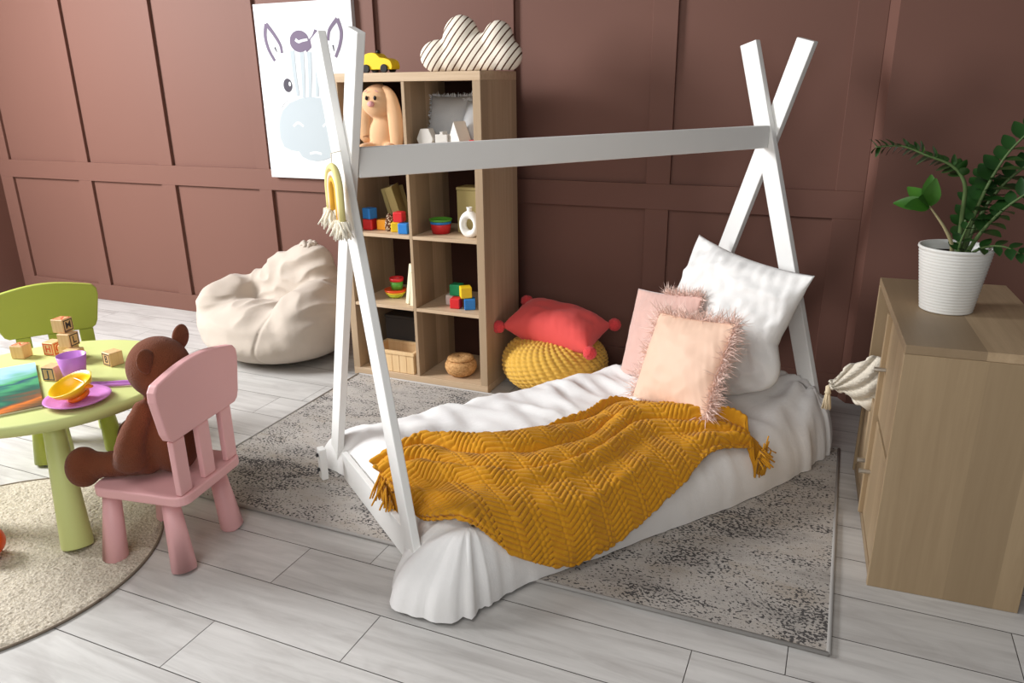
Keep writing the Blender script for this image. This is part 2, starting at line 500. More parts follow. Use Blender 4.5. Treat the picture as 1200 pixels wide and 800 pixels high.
def elps(cx, cz, rx, rz, mi, dy=0, n=28, a0=0, a1=360):
    flat([(cx+rx*math.cos(math.radians(a0+(a1-a0)*i/n)), cz+rz*math.sin(math.radians(a0+(a1-a0)*i/n))) for i in range(n)], mi, dy)
stroke([(-1.543, 1.74), (-1.557, 1.678), (-1.544, 1.612), (-1.509, 1.55)], .022, .016, 0)
stroke([(-1.543, 1.74), (-1.497, 1.687), (-1.461, 1.631), (-1.455, 1.588)], .022, .014, 0, .0003)
stroke([(-1.074, 1.747), (-1.129, 1.695), (-1.142, 1.643)], .022, .014, 0)
stroke([(-1.074, 1.747), (-1.055, 1.682), (-1.070, 1.62), (-1.103, 1.559)], .022, .016, 0, .0003)
stroke([(-1.50, 1.62), (-1.488, 1.595)], .01, .004, 4); stroke([(-1.115, 1.62), (-1.11, 1.59)], .01, .004, 4)
elps(-1.33, 1.645, .064, .055, 0)
stroke([(-1.30, 1.61), (-1.262, 1.632), (-1.232, 1.662), (-1.215, 1.698)], .05, .02, 0, .0003)
stroke([(-1.355, 1.655), (-1.335, 1.643), (-1.31, 1.648), (-1.275, 1.652)], .016, .012, 3, .0006)
for P_ in ([(-1.385, 1.60), (-1.382, 1.48), (-1.373, 1.364)], [(-1.322, 1.59), (-1.325, 1.48), (-1.335, 1.355)], [(-1.272, 1.59), (-1.28, 1.48), (-1.295, 1.355)], [(-1.228, 1.53), (-1.233, 1.45), (-1.245, 1.36)], [(-1.195, 1.58), (-1.20, 1.47), (-1.21, 1.36)]):
    stroke(P_, .03, .018, 2)
elps(-1.437, 1.421, .03, .036, 1); elps(-1.422, 1.428, .008, .012, 3, .0005)
elps(-1.165, 1.421, .03, .036, 1); elps(-1.15, 1.428, .008, .012, 3, .0005)
stroke([(-1.47, 1.475), (-1.43, 1.503)], .016, .008, 3, .0002)
MZ = [(-1.525, 1.20), (-1.515, 1.245), (-1.49, 1.288), (-1.437, 1.328), (-1.36, 1.352), (-1.29, 1.360), (-1.22, 1.352), (-1.145, 1.328), (-1.09, 1.288), (-1.065, 1.245), (-1.055, 1.20),
      (-1.053, 1.14), (-1.075, 1.09), (-1.12, 1.07), (-1.175, 1.062), (-1.195, 1.035), (-1.24, 1.02), (-1.29, 1.013), (-1.34, 1.018), (-1.385, 1.035), (-1.405, 1.064), (-1.46, 1.07), (-1.506, 1.088), (-1.528, 1.14)]
flat(MZ, 2, .0004)
for cx in (-1.391, -1.19): stroke([(cx-.035, 1.203), (cx, 1.222), (cx+.035, 1.203)], .012, .012, 3, .0008)
stroke([(-1.33, 1.055), (-1.29, 1.062), (-1.25, 1.055)], .012, .012, 3, .0008)
stroke([(-1.505, 1.30), (-1.47, 1.335), (-1.42, 1.357)], .012, .008, 3, .0008)
tag(obj('wall_picture', bm, [M['zpurple'], M['zgrey'], M['zpale'], M['canvas'], M['zgrey']]), 'white canvas print of a grey zebra head hanging on the panelled wall', 'picture', loc=(ZX, 0, ZZ))

# ------------------------------------------------------------------ bookcase
SX0, SX1, SY0, SY1 = -.764, 0, -.567, -.177
t = thing('bookcase', 'tall open oak cube bookcase standing by the panelled wall', 'bookcase', (-.382, -.372, 0))
def sb(name, x0, x1, z0, z1, m, y0=SY0, y1=SY1):
    return obj(name, B(x0+.382, x1+.382, y0+.372, y1+.372, z0, z1), m, t, bevel=.0012, seg=1)
sb('top_panel', SX0, SX1, 1.43, 1.468, M['oak_x'])
sb('bottom_panel', SX0, SX1, .0, .038, M['oak_x'])
sb('side_panel', SX0, SX0+.038, .0382, 1.4298, M['oak_z']); sb('side_panel', SX1-.038, SX1, .0382, 1.4298, M['oak_z'])
sb('divider', -.390, -.374, .0382, 1.4298, M['oak_z'], SY0+.002, SY1-.0055)
obj('back_panel', B(SX0+.382+.0385, .382-.0385, SY1+.372-.005, SY1+.372-.001, .0385, 1.4295), M['cubby_shade'], t)  # added sheet, not a known bookcase part; makes the cubbies read as shaded
for z in (.374, .726, 1.078):
    sb('shelf', -.7258, -.3902, z, z+.016, M['oak_x'], SY0+.002, SY1-.0055); sb('shelf', -.3738, -.0382, z, z+.016, M['oak_x'], SY0+.002, SY1-.0055)

Z1, Z2, Z3, Z4, ZT = .038, .39, .742, 1.094, 1.468
# car
t = thing('toy_car', 'yellow toy car with black wheels on top of the bookcase', 'toy car', (-.565, -.45, ZT+.001))
bm = bmesh.new()
P_ = catmull([(-.084, .014, 0), (-.085, .045, 0), (-.066, .074, 0), (-.03, .086, 0), (.002, .083, 0), (.024, .066, 0), (.05, .062, 0), (.076, .052, 0), (.086, .032, 0), (.084, .014, 0)], 5)
prism(bm, [(p.x, p.y) for p in P_], 'y', -.035, .035)
obj('body', bm, M['yellowcar'], t, bevel=.004)
for sx in (-.05, .045):
    for sy in (-1, 1):
        bm = bmesh.new(); tube(bm, [(sx, sy*.028, .0185), (sx, sy*.042, .0185)], .0185, 20); obj('wheel', bm, M['black'], t, bevel=.002)
obj('roof_light', L([(0, .084), (.01, .083), (.008, .098), (0, .099)], 12, c=(-.005, 0, 0)), M['black'], t, smooth=True)
# cloud
bm = bmesh.new()
for cx, cz, rx, rz in ((-.27, .065, .092, .072), (-.155, .135, .088, .100), (.025, .128, .070, .078), (.055, .062, .080, .070), (-.10, .075, .15, .085), (-.19, .055, .09, .06), (0, .05, .1, .055)):
    ell(bm, (cx, 0, cz), (rx, .062, rz))
bm = remesh(bm, .009, 8)
for v in bm.verts:
    if v.co.z < .004: v.co.z = .002+.1*(v.co.z-.004)*0
cl = obj('cloud_cushion', bm, M['stripe'], smooth=True); tag(cl, 'cream cloud cushion with brown diagonal stripes on top of the bookcase', 'cushion', loc=(-.012, -.40, ZT+.001))

# bunny
t = thing('plush_bunny', 'tan plush bunny with long drooping ears sitting in the upper left cubby', 'soft toy', (-.552, -.47, Z4+.001), rotz=.12)
bm = bmesh.new()
ell(bm, (0, 0, .098), (.074, .060, .098)); ell(bm, (-.008, -.018, .250), (.084, .072, .076)); ell(bm, (0, -.005, .18), (.045, .04, .04))
for s in (-1, 1):
    ell(bm, (s*.072, -.01, .125), (.024, .026, .085), (0, s*-.22, 0)); ell(bm, (s*.058, -.075, .035), (.036, .065, .034), (0, 0, s*.25))
bm = remesh(bm, .007, 3)
obj('body', bm, M['bunny'], t, smooth=True)
for s, y_, ln in ((1, -.03, .26), (-1, .0, .2)):
    bm = bmesh.new()
    pts = catmull([(s*.03, y_, .305), (s*.065, y_-.02, .27), (s*.085, y_-.03, .19), (s*.088, y_-.03, .10), (s*.082, y_-.03, .03 if s > 0 else .1)], 6)
    n = len(pts); tube(bm, pts, [.012+.024*math.sin(PI*min(1, (i+2)/n*.8)) for i in range(n)], 14)
    bmesh.ops.scale(bm, vec=(1, .6, 1), verts=bm.verts[:], space=Matrix.Translation((0, -(y_-.02), 0)))
    obj('ear', bm, M['bunny'], t, smooth=True)
for s in (-1, 1):
    bm = bmesh.new(); ell(bm, (s*.021-.014, -.088, .266), (.007, .006, .010)); obj('eye', bm, M['black'], t, smooth=True)
    bm = bmesh.new(); tube(bm, [(s*.034-.014, -.078, .292), (s*.020-.014, -.080, .299)], .002, 6); obj('brow', bm, M['nose'], t)
bm = bmesh.new(); ell(bm, (-.014, -.091, .240), (.017, .012, .013)); obj('nose', bm, M['nose'], t, smooth=True)

# pillow builder ---------------------------------------------------------------
def pillow(W, H, T, pinch=.06, seed=0, n=44, puff=2.2, wr=.004, sag=.0):
    bm = bmesh.new(); g = {}
    for side in (1, -1):
        for i in range(n+1):
            for j in range(n+1):
                if side < 0 and (i in (0, n) or j in (0, n)): g[side, i, j] = g[1, i, j]; continue
                u, v = 2*i/n-1, 2*j/n-1
                # edges bow inward between pinched corners
                x = u*W/2*(1-pinch*(1-v*v)*abs(u)**3*1.0) ; y = v*H/2*(1-pinch*(1-u*u)*abs(v)**3)
                if sag:
                    lo = max(0, -v)
                    x *= 1+sag*.22*math.sin(PI*min(1, lo*1.25))-sag*.42*lo**4*abs(u)
                    y += sag*H*.10*lo**3*(u*u-.35)
                k_ = (1-abs(u)**puff)*(1-abs(v)**puff)
                z = T/2*max(k_, 0)**.62
                e = min(1-abs(u), 1-abs(v))
                w_ = wr*(fnoise((x, y, 0), 9, seed+side)+.6*fnoise((x, y, 0), 22, seed+2))
                cr = .5*wr*math.sin(14*(u*3+v))*math.exp(-6*e)+.9*wr*(.3-abs(fnoise((x*1.5+y*.6, y*2.2-x*.8, 0), 7, seed+9))*1.7)
                g[side, i, j] = bm.verts.new((x, y, side*(z+(w_+cr)*min(1, e*6)) + (fnoise((x, y, 0), 7, seed)*wr*.8 if e < .02 else 0)))
        for i in range(n):
            for j in range(n):
                q = [g[side, i, j], g[side, i+1, j], g[side, i+1, j+1], g[side, i, j+1]]
                bm.faces.new(q if side > 0 else q[::-1])
    return bm

def fringe(W, H, ln, cnt, pinch=.06, seed=0, wid=.004, curl=.5, sides=(0, 1, 2, 3), umin=-1):
    rnd = random.Random(seed); bm = bmesh.new()
    for _ in range(cnt):
        s = rnd.choice(sides); a = rnd.uniform(-1 if s < 2 else umin, 1)
        if s < 2: u, v = (1 if s else -1), a
        else: u, v = a, (1 if s == 3 else -1)
        x = u*W/2*(1-pinch*(1-v*v)); y = v*H/2*(1-pinch*(1-u*u))
        o = Vector((u if s < 2 else u*.3, v if s >= 2 else v*.3, 0)).normalized()
        o = (o+Vector((rnd.gauss(0, .45), rnd.gauss(0, .45), rnd.gauss(0, .7)))).normalized()
        l_ = ln*rnd.uniform(.3, 1.0); d = Vector((rnd.gauss(0, 1), rnd.gauss(0, 1), rnd.gauss(0, 1))).normalized()
        p = Vector((x, y, 0)); sd = o.cross(d).normalized(); pr = None
        for k_ in range(5):
            f = k_/4; c = p+o*l_*f+d*l_*curl*f*f*.6
            w_ = wid*(.4+1.2*math.sin(PI*min(.95, f*.8+.1)))*(1 if k_ < 4 else .2)
            q = (bm.verts.new(c+sd*w_), bm.verts.new(c-sd*w_))
            if pr: bm.faces.new((pr[0], pr[1], q[1], q[0]))
            pr = q
    return bm

def axes_mat(origin, xa, ya):
    xa = Vector(xa).normalized(); ya = Vector(ya); ya = (ya-xa*ya.dot(xa)).normalized(); za = xa.cross(ya)
    m = Matrix((xa, ya, za)).transposed().to_4x4(); m.translation = Vector(origin); return m

# grey cushions in the cubby
for nm, c, ry, lb in (('a', (-.255, -.36, Z4+.150), .0, 'grey cushion with feathery trim behind the little white houses'),
                      ('b', (-.118, -.385, Z4+.145), -.1, 'grey fluffy cushion squeezed in the upper right corner of the cubby')):
    w_, h_ = (.225, .27) if nm == 'a' else (.12, .25)
    t = thing('cushion', lb, 'cushion', (c[0], c[1], Z4+.001))
    m = axes_mat((0, 0, h_/2+.005), (1, ry, 0), (0, .25, 1))
    b_ = pillow(w_, h_, .12, .05, seed=3, n=24); b_.transform(m); obj('cover', b_, M['greyfur'], t, smooth=True)
    b_ = fringe(w_*.98, h_*.98, .022, 900, .05, seed=4, wid=.0012); b_.transform(m); 
    for v in b_.verts: v.co.z = max(v.co.z, .002)
    obj('fringe', b_, M['greyfeather'], t)

# little houses
def house(name, lb, x, y, w, d, h, rh, kind):
    t = thing('toy_house', lb, 'toy house', (x, y, Z4+.001), rotz=-.38 if kind == 'gable' else .05, group='whitewashed toy houses in the upper cubby')
    bm = bmesh.new()
    if kind == 'hex': P_ = [(-w*.42, 0), (w*.42, 0), (w*.42, h-rh*1.5), (w*.55, h-rh), (w*.28, h), (-w*.28, h), (-w*.55, h-rh), (-w*.42, h-rh*1.5)]
    elif kind == 'gable': P_ = [(-w/2, 0), (w/2, 0), (w/2, h-rh), (0, h), (-w/2, h-rh)]
    else: P_ = [(-w/2, 0), (w/2, 0), (w/2, h), (w*.15, h), (w*.15, h+rh), (-w*.1, h+rh), (-w*.1, h), (-w/2, h)]
    prism(bm, P_, 'y', -d/2, d/2)
    obj('body', bm, M['cream_paint'], t, bevel=.002)
    for wx, wz in ((-.2, .58), (.2, .58), (-.2, .3), (.2, .3)):
        if kind == 'gable': wx *= .7; wz *= .8
        obj('window', B(w*wx-.007, w*wx+.007, -d/2-.0012, -d/2+.001, (h-rh)*wz*1.15-.008, (h-rh)*wz*1.15+.008), M['darkbox'], t)
house('h', 'small white toy house with a clipped roof, leftmost in the cubby', -.306, -.50, .074, .05, .132, .045, 'hex')
house('h', 'small white flat topped toy house between the two roofed ones', -.222, -.50, .06, .05, .108, .012, 'flat')
house('h', 'small white toy house with the tall pointed roof', -.145, -.49, .078, .07, .165, .085, 'gable')
tag(obj('toy_block', B(-.022, .022, -.022, .022, 0, .085), M['red'], bevel=.003), 'red toy block standing beside the pointed toy house', 'block', loc=(-.068, -.49, Z4+.001))

# cubes
def cube(lb, mat, x, y, z, s=.05, rz=0, grp='coloured cubes in the bookcase', cat='cube'):
    o = obj('toy_cube', B(-s/2, s/2, -s/2, s/2, 0, s), M[mat], bevel=.004, seg=2)
    tag(o, lb, cat, grp, (x, y, z)); o.rotation_euler = (0, 0, rz); return o
cube('dark red cube under the blue cube in the second row', 'red', -.665, -.475, Z3+.001, .052, .05)
cube('blue cube on top of the dark red cube', 'blue', -.662, -.475, Z3+.0545, .052, -.25)
cube('orange cube between the dark red cube and the patterned cone', 'orange', -.600, -.455, Z3+.001, .05, .1)
cube('yellow cube right of the patterned cone', 'yellow', -.508, -.485, Z3+.001, .045, .35)
cube('red cube on top, leaning beside the middle panel of the bookcase', 'red', -.478, -.500, Z3+.0525, .048, .1)
cube('blue cube under the upper red cube, against the middle panel', 'blue', -.444, -.515, Z3+.001, .05, .1)
bm = L([(0, 0), (.024, 0), (.026, .02), (.022, .05), (.012, .078), (0, .085)], 16)
tag(obj('patterned_cone', bm, M['cone'], smooth=True), 'small brown and cream patterned cone between coloured cubes', 'ornament', loc=(-.553, -.47, Z3+.001))
cube('red cube in the lower front of the pile beside the blue cube', 'red', -.197, -.485, Z2+.001, .05, .12)
cube('blue cube in the lower right of the pile of cubes', 'blue', -.127, -.480, Z2+.001, .053, .5)
cube('green cube resting on top of the pile of cubes', 'greenp', -.215, -.44, Z2+.0525, .055, .05)
cube('yellow cube on top of the pile of cubes', 'yellow', -.148, -.478, Z2+.0555, .054, .62)
cube('pale grey cube at the left of the pile under the green cube', 'cream_paint', -.245, -.435, Z2+.001, .05, .1)

# books in row 2 / row 3
def book(lb, loc, w, h, th, tilt, cov, rz=0, grp=None, pg='page'):
    t = thing('book', lb, 'book', loc, group=grp); t.rotation_euler = (0, tilt, rz)
    bm = bmesh.new(); 
    box(bm, -th/2, -th/2+.003, 0, w, 0, h); box(bm, th/2-.003, th/2, 0, w, 0, h); box(bm, -th/2, th/2, 0, .003, 0, h)
    obj('cover', bm, M[cov], t, bevel=.001, seg=1)
    obj('pages', B(-th/2+.003, th/2-.003, .003, w-.004, .003, h-.004), M[pg], t)
book('slim olive book leaning left, the left one of two', (-.575, -.40, Z3+.0035), .15, .195, .024, -.30, 'olive', -.1, 'olive books in the second row')
book('thicker olive book leaning on the other olive book', (-.522, -.42, Z3+.0055), .16, .205, .038, -.27, 'olive', .35, 'olive books in the second row')
book('cream book leaning right against the middle panel, front one', (-.452, -.52, Z2+.004), .13, .205, .02, .17, 'page', -.1, 'cream books in the third row')
book('cream book standing nearest the middle panel in the third row', (-.412, -.545, Z2+.002), .13, .165, .020, .06, 'page', 0, 'cream books in the third row')
t = thing('storage_box', 'pale olive box standing behind the white ring vase', 'box', (-.128, -.36, Z3+.001))
obj('body', B(-.085, .075, -.05, .05, 0, .2), M['olive'], t, bevel=.003); obj('lid', B(-.087, .077, -.052, .052, .2005, .215), M['olive'], t, bevel=.003)
# nested bowls
t = thing('nested_bowls', 'stack of nested bowls in red, blue and green beside the ring vase', 'bowls', (-.285, -.445, Z3+.001))
obj('red_bowl', L([(0, 0), (.042, 0), (.047, .03), (.049, .045), (.046, .045), (.04, .006), (0, .005)], 32), M['red'], t, smooth=True)['label'] = 'red outer bowl'
obj('blue_bowl', L([(0, .03), (.045, .0455), (.05, .0455), (.051, .057), (.047, .057), (.04, .035), (0, .033)], 32), M['blue'], t, smooth=True)['label'] = 'blue bowl'
obj('green_bowl', L([(0, .04), (.046, .0575), (.0525, .0575), (.055, .068), (.051, .068), (.044, .046), (0, .043)], 32), M['grass'], t, smooth=True)['label'] = 'green inner bowl'
# ring vase
bm = bmesh.new()
RV, rv = .040, .017
vs = []
for i in range(40):
    a = 2*PI*i/40; row = []
    for j in range(14):
        b = 2*PI*j/14
        row.append(bm.verts.new(((RV+rv*math.cos(b))*math.cos(a)*.9, rv*1.35*math.sin(b), .058+(RV+rv*math.cos(b))*math.sin(a)*1.12)))
    vs.append(row)
for i in range(40):
    for j in range(14): bm.faces.new((vs[i][j], vs[(i+1) % 40][j], vs[(i+1) % 40][(j+1) % 14], vs[i][(j+1) % 14]))
for v in bm.verts: v.co.z = max(v.co.z, .0)
lathe(bm, [(.016, .112), (.011, .124), (.014, .138), (.011, .138), (.008, .12)], 18)
tag(obj('ring_vase', bm, M['ceramic'], smooth=True), 'white ring shaped ceramic vase with a short neck', 'vase', loc=(-.108, -.49, Z3+.001))
# bowl + cup row 3
t = thing('bowl', 'lime bowl with yellow and orange rings under the green cup', 'bowl', (-.578, -.42, Z2+.001))
obj('body', L([(0, 0), (.032, 0), (.05, .022), (.047, .022), (.03, .004), (0, .004)], 32), M['lime'], t, smooth=True)
obj('yellow_ring', L([(.044, .0225), (.051, .0225), (.054, .031), (.048, .031)], 32), M['yellow'], t, smooth=True)
obj('orange_ring', L([(.046, .0315), (.0545, .0315), (.057, .042), (.051, .042)], 32), M['orangered'], t, smooth=True)
obj('inner_disc', L([(0, .038), (.05, .038), (.05, .041), (0, .041)], 32), M['orangered'], t)
t = thing('cup', 'green cup with a red rim standing in the lime bowl', 'cup', (-.568, -.42, Z2+.0435))
obj('body', L([(0, 0), (.028, 0), (.033, .042), (.03, .042), (.026, .004), (0, .004)], 28), M['grass'], t, smooth=True)
obj('rim', L([(.028, .0425), (.034, .0425), (.037, .06), (.033, .06), (.029, .045)], 28), M['red'], t, smooth=True)
# crate and black box row 4
t = thing('wooden_crate', 'pale wooden slatted crate in the bottom left cubby', 'crate', (-.535, -.50, Z1+.001))
for nm, bx_ in (('front_panel', (-.125, .125, -.06, -.05, 0, .095)), ('back_panel', (-.125, .125, .09, .10, 0, .095)), ('side_panel', (-.125, -.115, -.0495, .0895, 0, .095)), ('side_panel', (.115, .125, -.0495, .0895, 0, .095)), ('base', (-.114, .114, -.049, .089, 0, .008))):
    if nm == 'front_panel':
        bm = bmesh.new()
        for i in range(6): box(bm, -.125+i*.0418, -.125+i*.0418+.0405, -.06, -.05, 0, .095)
    else: bm = B(*bx_)
    obj(nm, bm, M['pine'], t, bevel=.0015, seg=1)
bm = bmesh.new(); box(bm, -.13, .13, -.065, -.048, .0952, .112); box(bm, -.13, .13, .088, .105, .0952, .112); box(bm, -.13, -.113, -.048, .088, .0952, .112); box(bm, .113, .13, -.048, .088, .0952, .112)
obj('rim', bm, M['pine'], t, bevel=.002)
t = thing('black_box', 'dark charcoal box standing behind the wooden crate', 'box', (-.535, -.30, Z1+.001))
obj('body', B(-.14, .13, -.085, .09, 0, .225), M['darkbox'], t, bevel=.003); obj('lid', B(-.143, .133, -.088, .093, .2255, .24), M['darkbox'], t, bevel=.003)
# cork pot
t = thing('cork_pot', 'round cork pot with a lid in the bottom right cubby', 'pot', (-.195, -.465, Z1+.001))
obj('body', L([(0, 0), (.05, 0), (.068, .014), (.08, .04), (.078, .062), (.068, .078), (.06, .08), (0, .08)], 40), M['cork'], t, smooth=True)
obj('lid', L([(0, .0805), (.062, .0805), (.066, .086), (.064, .093), (.05, .097), (.012, .098), (.01, .095), (0, .095)], 40), M['cork'], t, smooth=True)

# ------------------------------------------------------------------ pouf, coral cushion
t = thing('knitted_pouf', 'round mustard yellow knitted pouf on the floor beside the bookcase', 'pouf', (.262, -.350, 0))
bm = bmesh.new(); NU, NV = 300, 110; R_, H_ = .255, .265
vs = []
for j in range(NV+1):
    ph = -PI/2+PI*j/NV; row = []
    for i in range(NU):
        th = 2*PI*i/NU
        cp, sp = math.cos(ph), math.sin(ph)
        rr = R_*math.copysign(abs(cp)**.75, cp); zz = H_/2*(1+math.copysign(abs(sp)**.9, sp))
        # knit: swirling ropes of bumps
        q = 40*(th/(2*PI))+7*j/NV
        fq = q-math.floor(q); st = (j/NV*26+(math.floor(q) % 2)*.5) % 1
        amp = .012*min(1, cp*2.2)
        dz = amp*(abs(math.sin(PI*fq))**.7*(.25+.75*abs(math.sin(PI*st)))-.5)
        row.append(bm.verts.new(((rr+dz*cp)*math.cos(th), (rr+dz*cp)*math.sin(th), max(.001, zz+dz*sp))))
    vs.append(row)
for j in range(NV):
    for i in range(NU): bm.faces.new((vs[j][i], vs[j][(i+1) % NU], vs[j+1][(i+1) % NU], vs[j+1][i]))
obj('cover', bm, M['pouf'], t, smooth=True)
bm = bmesh.new(); lathe(bm, [(0, H_+.004), (.02, H_+.003), (.022, H_-.004)], 14); obj('crown_knot', bm, M['pouf'], t, smooth=True)

t = thing('coral_cushion', 'coral pink oblong cushion with pompoms lying on the yellow pouf', 'cushion', (.268, -.345, .236))
m = axes_mat((0, 0, .074), (1, -.10, -.12), (.08, .96, .20))
b_ = pillow(.47, .27, .20, .09, seed=11, n=48, puff=3.2, wr=.006); b_.transform(m); obj('cover', b_, M['coral'], t, smooth=True)
for u in (-1, 1):
    for v in (-1, 1):
        bm = bmesh.new()
        c = m @ Vector((u*.240, v*.143, 0))
        bmesh.ops.create_icosphere(bm, subdivisions=4, radius=.030, matrix=Matrix.Translation(c))
        for vv in bm.verts:
            d = (vv.co-c).normalized(); vv.co += d*random.uniform(-.003, .003)
        obj('pompom', bm, M['coral_pom'], t, smooth=True)

# ------------------------------------------------------------------ beanbag
t = thing('beanbag', 'beige canvas beanbag chair slumped against the terracotta wall', 'beanbag', (-1.33, -.47, 0))
bm = bmesh.new()
ell(bm, (0, 0, .14), (.43, .36, .15)); ell(bm, (-.04, -.12, .20), (.36, .22, .13)); ell(bm, (.27, -.02, .24), (.18, .26, .20), (0, .15, 0))
ell(bm, (-.30, .02, .27), (.13, .26, .15), (0, -.15, 0)); ell(bm, (-.05, .20, .27), (.34, .15, .20)); ell(bm, (.06, .19, .36), (.26, .14, .19), (.15, .30, 0))
ell(bm, (.13, .18, .46), (.16, .11, .13), (.15, .45, 0)); ell(bm, (.16, .18, .525), (.115, .08, .075), (0, .3, 0))
bm = remesh(bm, .016, 14)
bmesh.ops.subdivide_edges(bm, edges=bm.edges[:], cuts=1, use_grid_fill=True)
bm.normal_update()
for v in bm.verts:
    p = v.co
    d = .004*fnoise(p, 4, 1)+.022*(.3-abs(fnoise((p.x*1.5+p.z, p.y, p.z*2-.9*p.x), 5, 2))*1.6)*min(1, max(.15, (p.z-.2)/.12))
    # seam grooves
    if p.y < 0: d -= .006*math.exp(-((p.x-.13-.15*(p.z-.15))/.008)**2)
    # tucks radiating where the back meets the seat
    d -= .022*math.exp(-((p.x-.13)**2+(p.y+.06)**2+(p.z-.33)**2)/.004)
    v.co = p+v.normal*d*min(1, max(0, p.z/.05))
    v.co.z = max(v.co.z, .001)
obj('cover', bm, M['beige'], t, smooth=True)
bm = bmesh.new()
for k_ in range(5):
    a = k_*1.3
    tube(bm, catmull([(.13+.05*math.cos(a), .18+.04*math.sin(a), .580), (.13+.03*math.cos(a+.5), .18+.03*math.sin(a+.5), .605), (.13+.045*math.cos(a+1), .18+.04*math.sin(a+1), .590)], 5), .012, 8)
obj('gathered_top', bm, M['beige'], t, smooth=True)

# ------------------------------------------------------------------ bed frame
BO = Vector((.0909, -1.7503, 0)); TH = .9314
BDv = Vector((math.cos(TH), math.sin(TH), 0)); BWv = Vector((math.sin(TH), -math.cos(TH), 0))
BM = Matrix(((BDv.x, BWv.x, 0), (BDv.y, BWv.y, 0), (0, 0, 1))).to_4x4()   # local (s, w, z); left handed, only used on points
def bp(s, w, z): return BO+BDv*s+BWv*w+Vector((0, 0, z))
bed = thing('house_bed', 'white wooden teepee frame child bed with crossed posts and a ridge beam', 'bed', (BO.x, BO.y, 0))
BB, BMm, BL, BT, BWD = .4417, .3677, 1.7427, .025, .0767
def post(end, which):
    s0 = (BL if end else 0)+(BT+.0005 if which == 'B' else 0); ln = .0147 if end else .0069
    bm = bmesh.new(); hw = BWD/2*math.sqrt(1+BMm*BMm)
    pts = []
    sg = 1 if which == 'A' else -1
    zb0 = .0095
    prof = [(BB+hw-BMm*zb0, zb0), (BB-hw-BMm*zb0, zb0), (BB-BMm*1.555-hw+.0, 1.575-.028), (BB-BMm*1.555+hw, 1.555+.012)]
    a = []; b = []
    for w, z in prof:
        for lst, ds in ((a, 0), (b, BT)):
            p = bp(s0+ds+ln*z, sg*w, z)-BO; lst.append(bm.verts.new(p))
    for i in range(4): bm.faces.new((a[i], a[(i+1) % 4], b[(i+1) % 4], b[i]))
    bm.faces.new(a); bm.faces.new(b)
    obj('post', bm, M['white'], bed, bevel=.003)
for e in (0, 1):
    for w in 'AB': post(e, w)
def lbox(s0, s1, w0, w1, z0, z1):
    bm = bmesh.new(); vs = [bm.verts.new(bp(s, w, z)-BO) for z in (z0, z1) for w in (w0, w1) for s in (s0, s1)]
    for f in ((0, 2, 3, 1), (4, 5, 7, 6), (0, 1, 5, 4), (2, 6, 7, 3), (0, 4, 6, 2), (1, 3, 7, 5)): bm.faces.new([vs[i] for i in f])
    return bm
obj('ridge_beam', lbox(.062, BL+.014, -.002, .030, 1.158, 1.245), M['white'], bed, bevel=.003)
obj('foot_board', lbox(.03, .05, -.32, .32, .01, .12), M['white'], bed, bevel=.002)
obj('bracket', lbox(-.046, -.020, -.385, -.345, .0095, .135), M['white'], bed, bevel=.004)
for w, z in ((-.372, .110), (-.372, .05)):
    bm = bmesh.new(); c = bp(-.047, w+.007, z)-BO; tube(bm, [c, c-BDv*.008], .007, 12); obj('bolt', bm, M['bolt'], bed)
bm = bmesh.new(); c = bp(-.002, .405, .105)-BO; tube(bm, [c, c-BDv*.008], .008, 12); obj('bolt', bm, M['bolt'], bed)

# ------------------------------------------------------------------ duvet
S0, S1, W0, W1, RC, HT = 0.045, 1.83, -.45, .585, .12, .205
def prof_h(e):
    t_ = min(max(e/.17, 0), 1); return HT*max(0, 1-(1-t_)**2.4)**(1/2.4)+.012*min(max(e-.1, 0)/.3, 1)
def w1_at(s): return W1-.10*max(0, (s-1.05)/.75)**2
def sdf(s, w):
    f = (w-W0)/(w1_at(s)-W0); w = W0+f*(W1-W0)
    cs, cw = (S0+S1)/2, (W0+W1)/2; a, b = (S1-S0)/2-RC, (W1-W0)/2-RC
    x, y = abs(s-cs)-a, abs(w-cw)-b
    return RC-(math.hypot(max(x, 0), max(y, 0))+min(max(x, y), 0))
def gs(s, w, cs, cw, r): return math.exp(-((s-cs)**2+(w-cw)**2)/r**2)
def duv_folds(s, w, e):
    top = min(1, e/.12)
    d = .012*fnoise((s*1.0-w*.8, w*2.8+s*1.2, 0), 3.2, 5)*top
    d += .016*(.35-abs(fnoise((s*2.6-w*.5, w*.75+s*.2, 0), 3.6, 6))*1.8)*(.3+.7*top)
    d += .010*(.35-abs(fnoise((s*3.4+w*.9, w*1.1-s*.4, 0), 4.4, 16))*1.8)*(.4+.6*top)
    d += .005*fnoise((s, w, 0), 13, 8)
    # deep creases fanning out around the head posts
    ang = math.atan2(w-.35, s-1.80); rr = math.hypot(w-.35, s-1.8)
    d += .012*math.sin(ang*13+3*rr)*math.exp(-((rr-.2)/.16)**2)
    ang2 = math.atan2(w-.40, s+.0); r2 = math.hypot(w-.40, s)
    d += .010*math.sin(ang2*11+1.0)*math.exp(-((r2-.2)/.12)**2)
    # lump of bedding at the head
    d += .085*gs(s, w, 1.72, .33, .16)+.03*gs(s, w, 1.6, -.1, .3)
    return d
def hgt(s, w):
    e = sdf(s, w); return prof_h(e)+duv_folds(s, w, e)*min(1, e/.03)
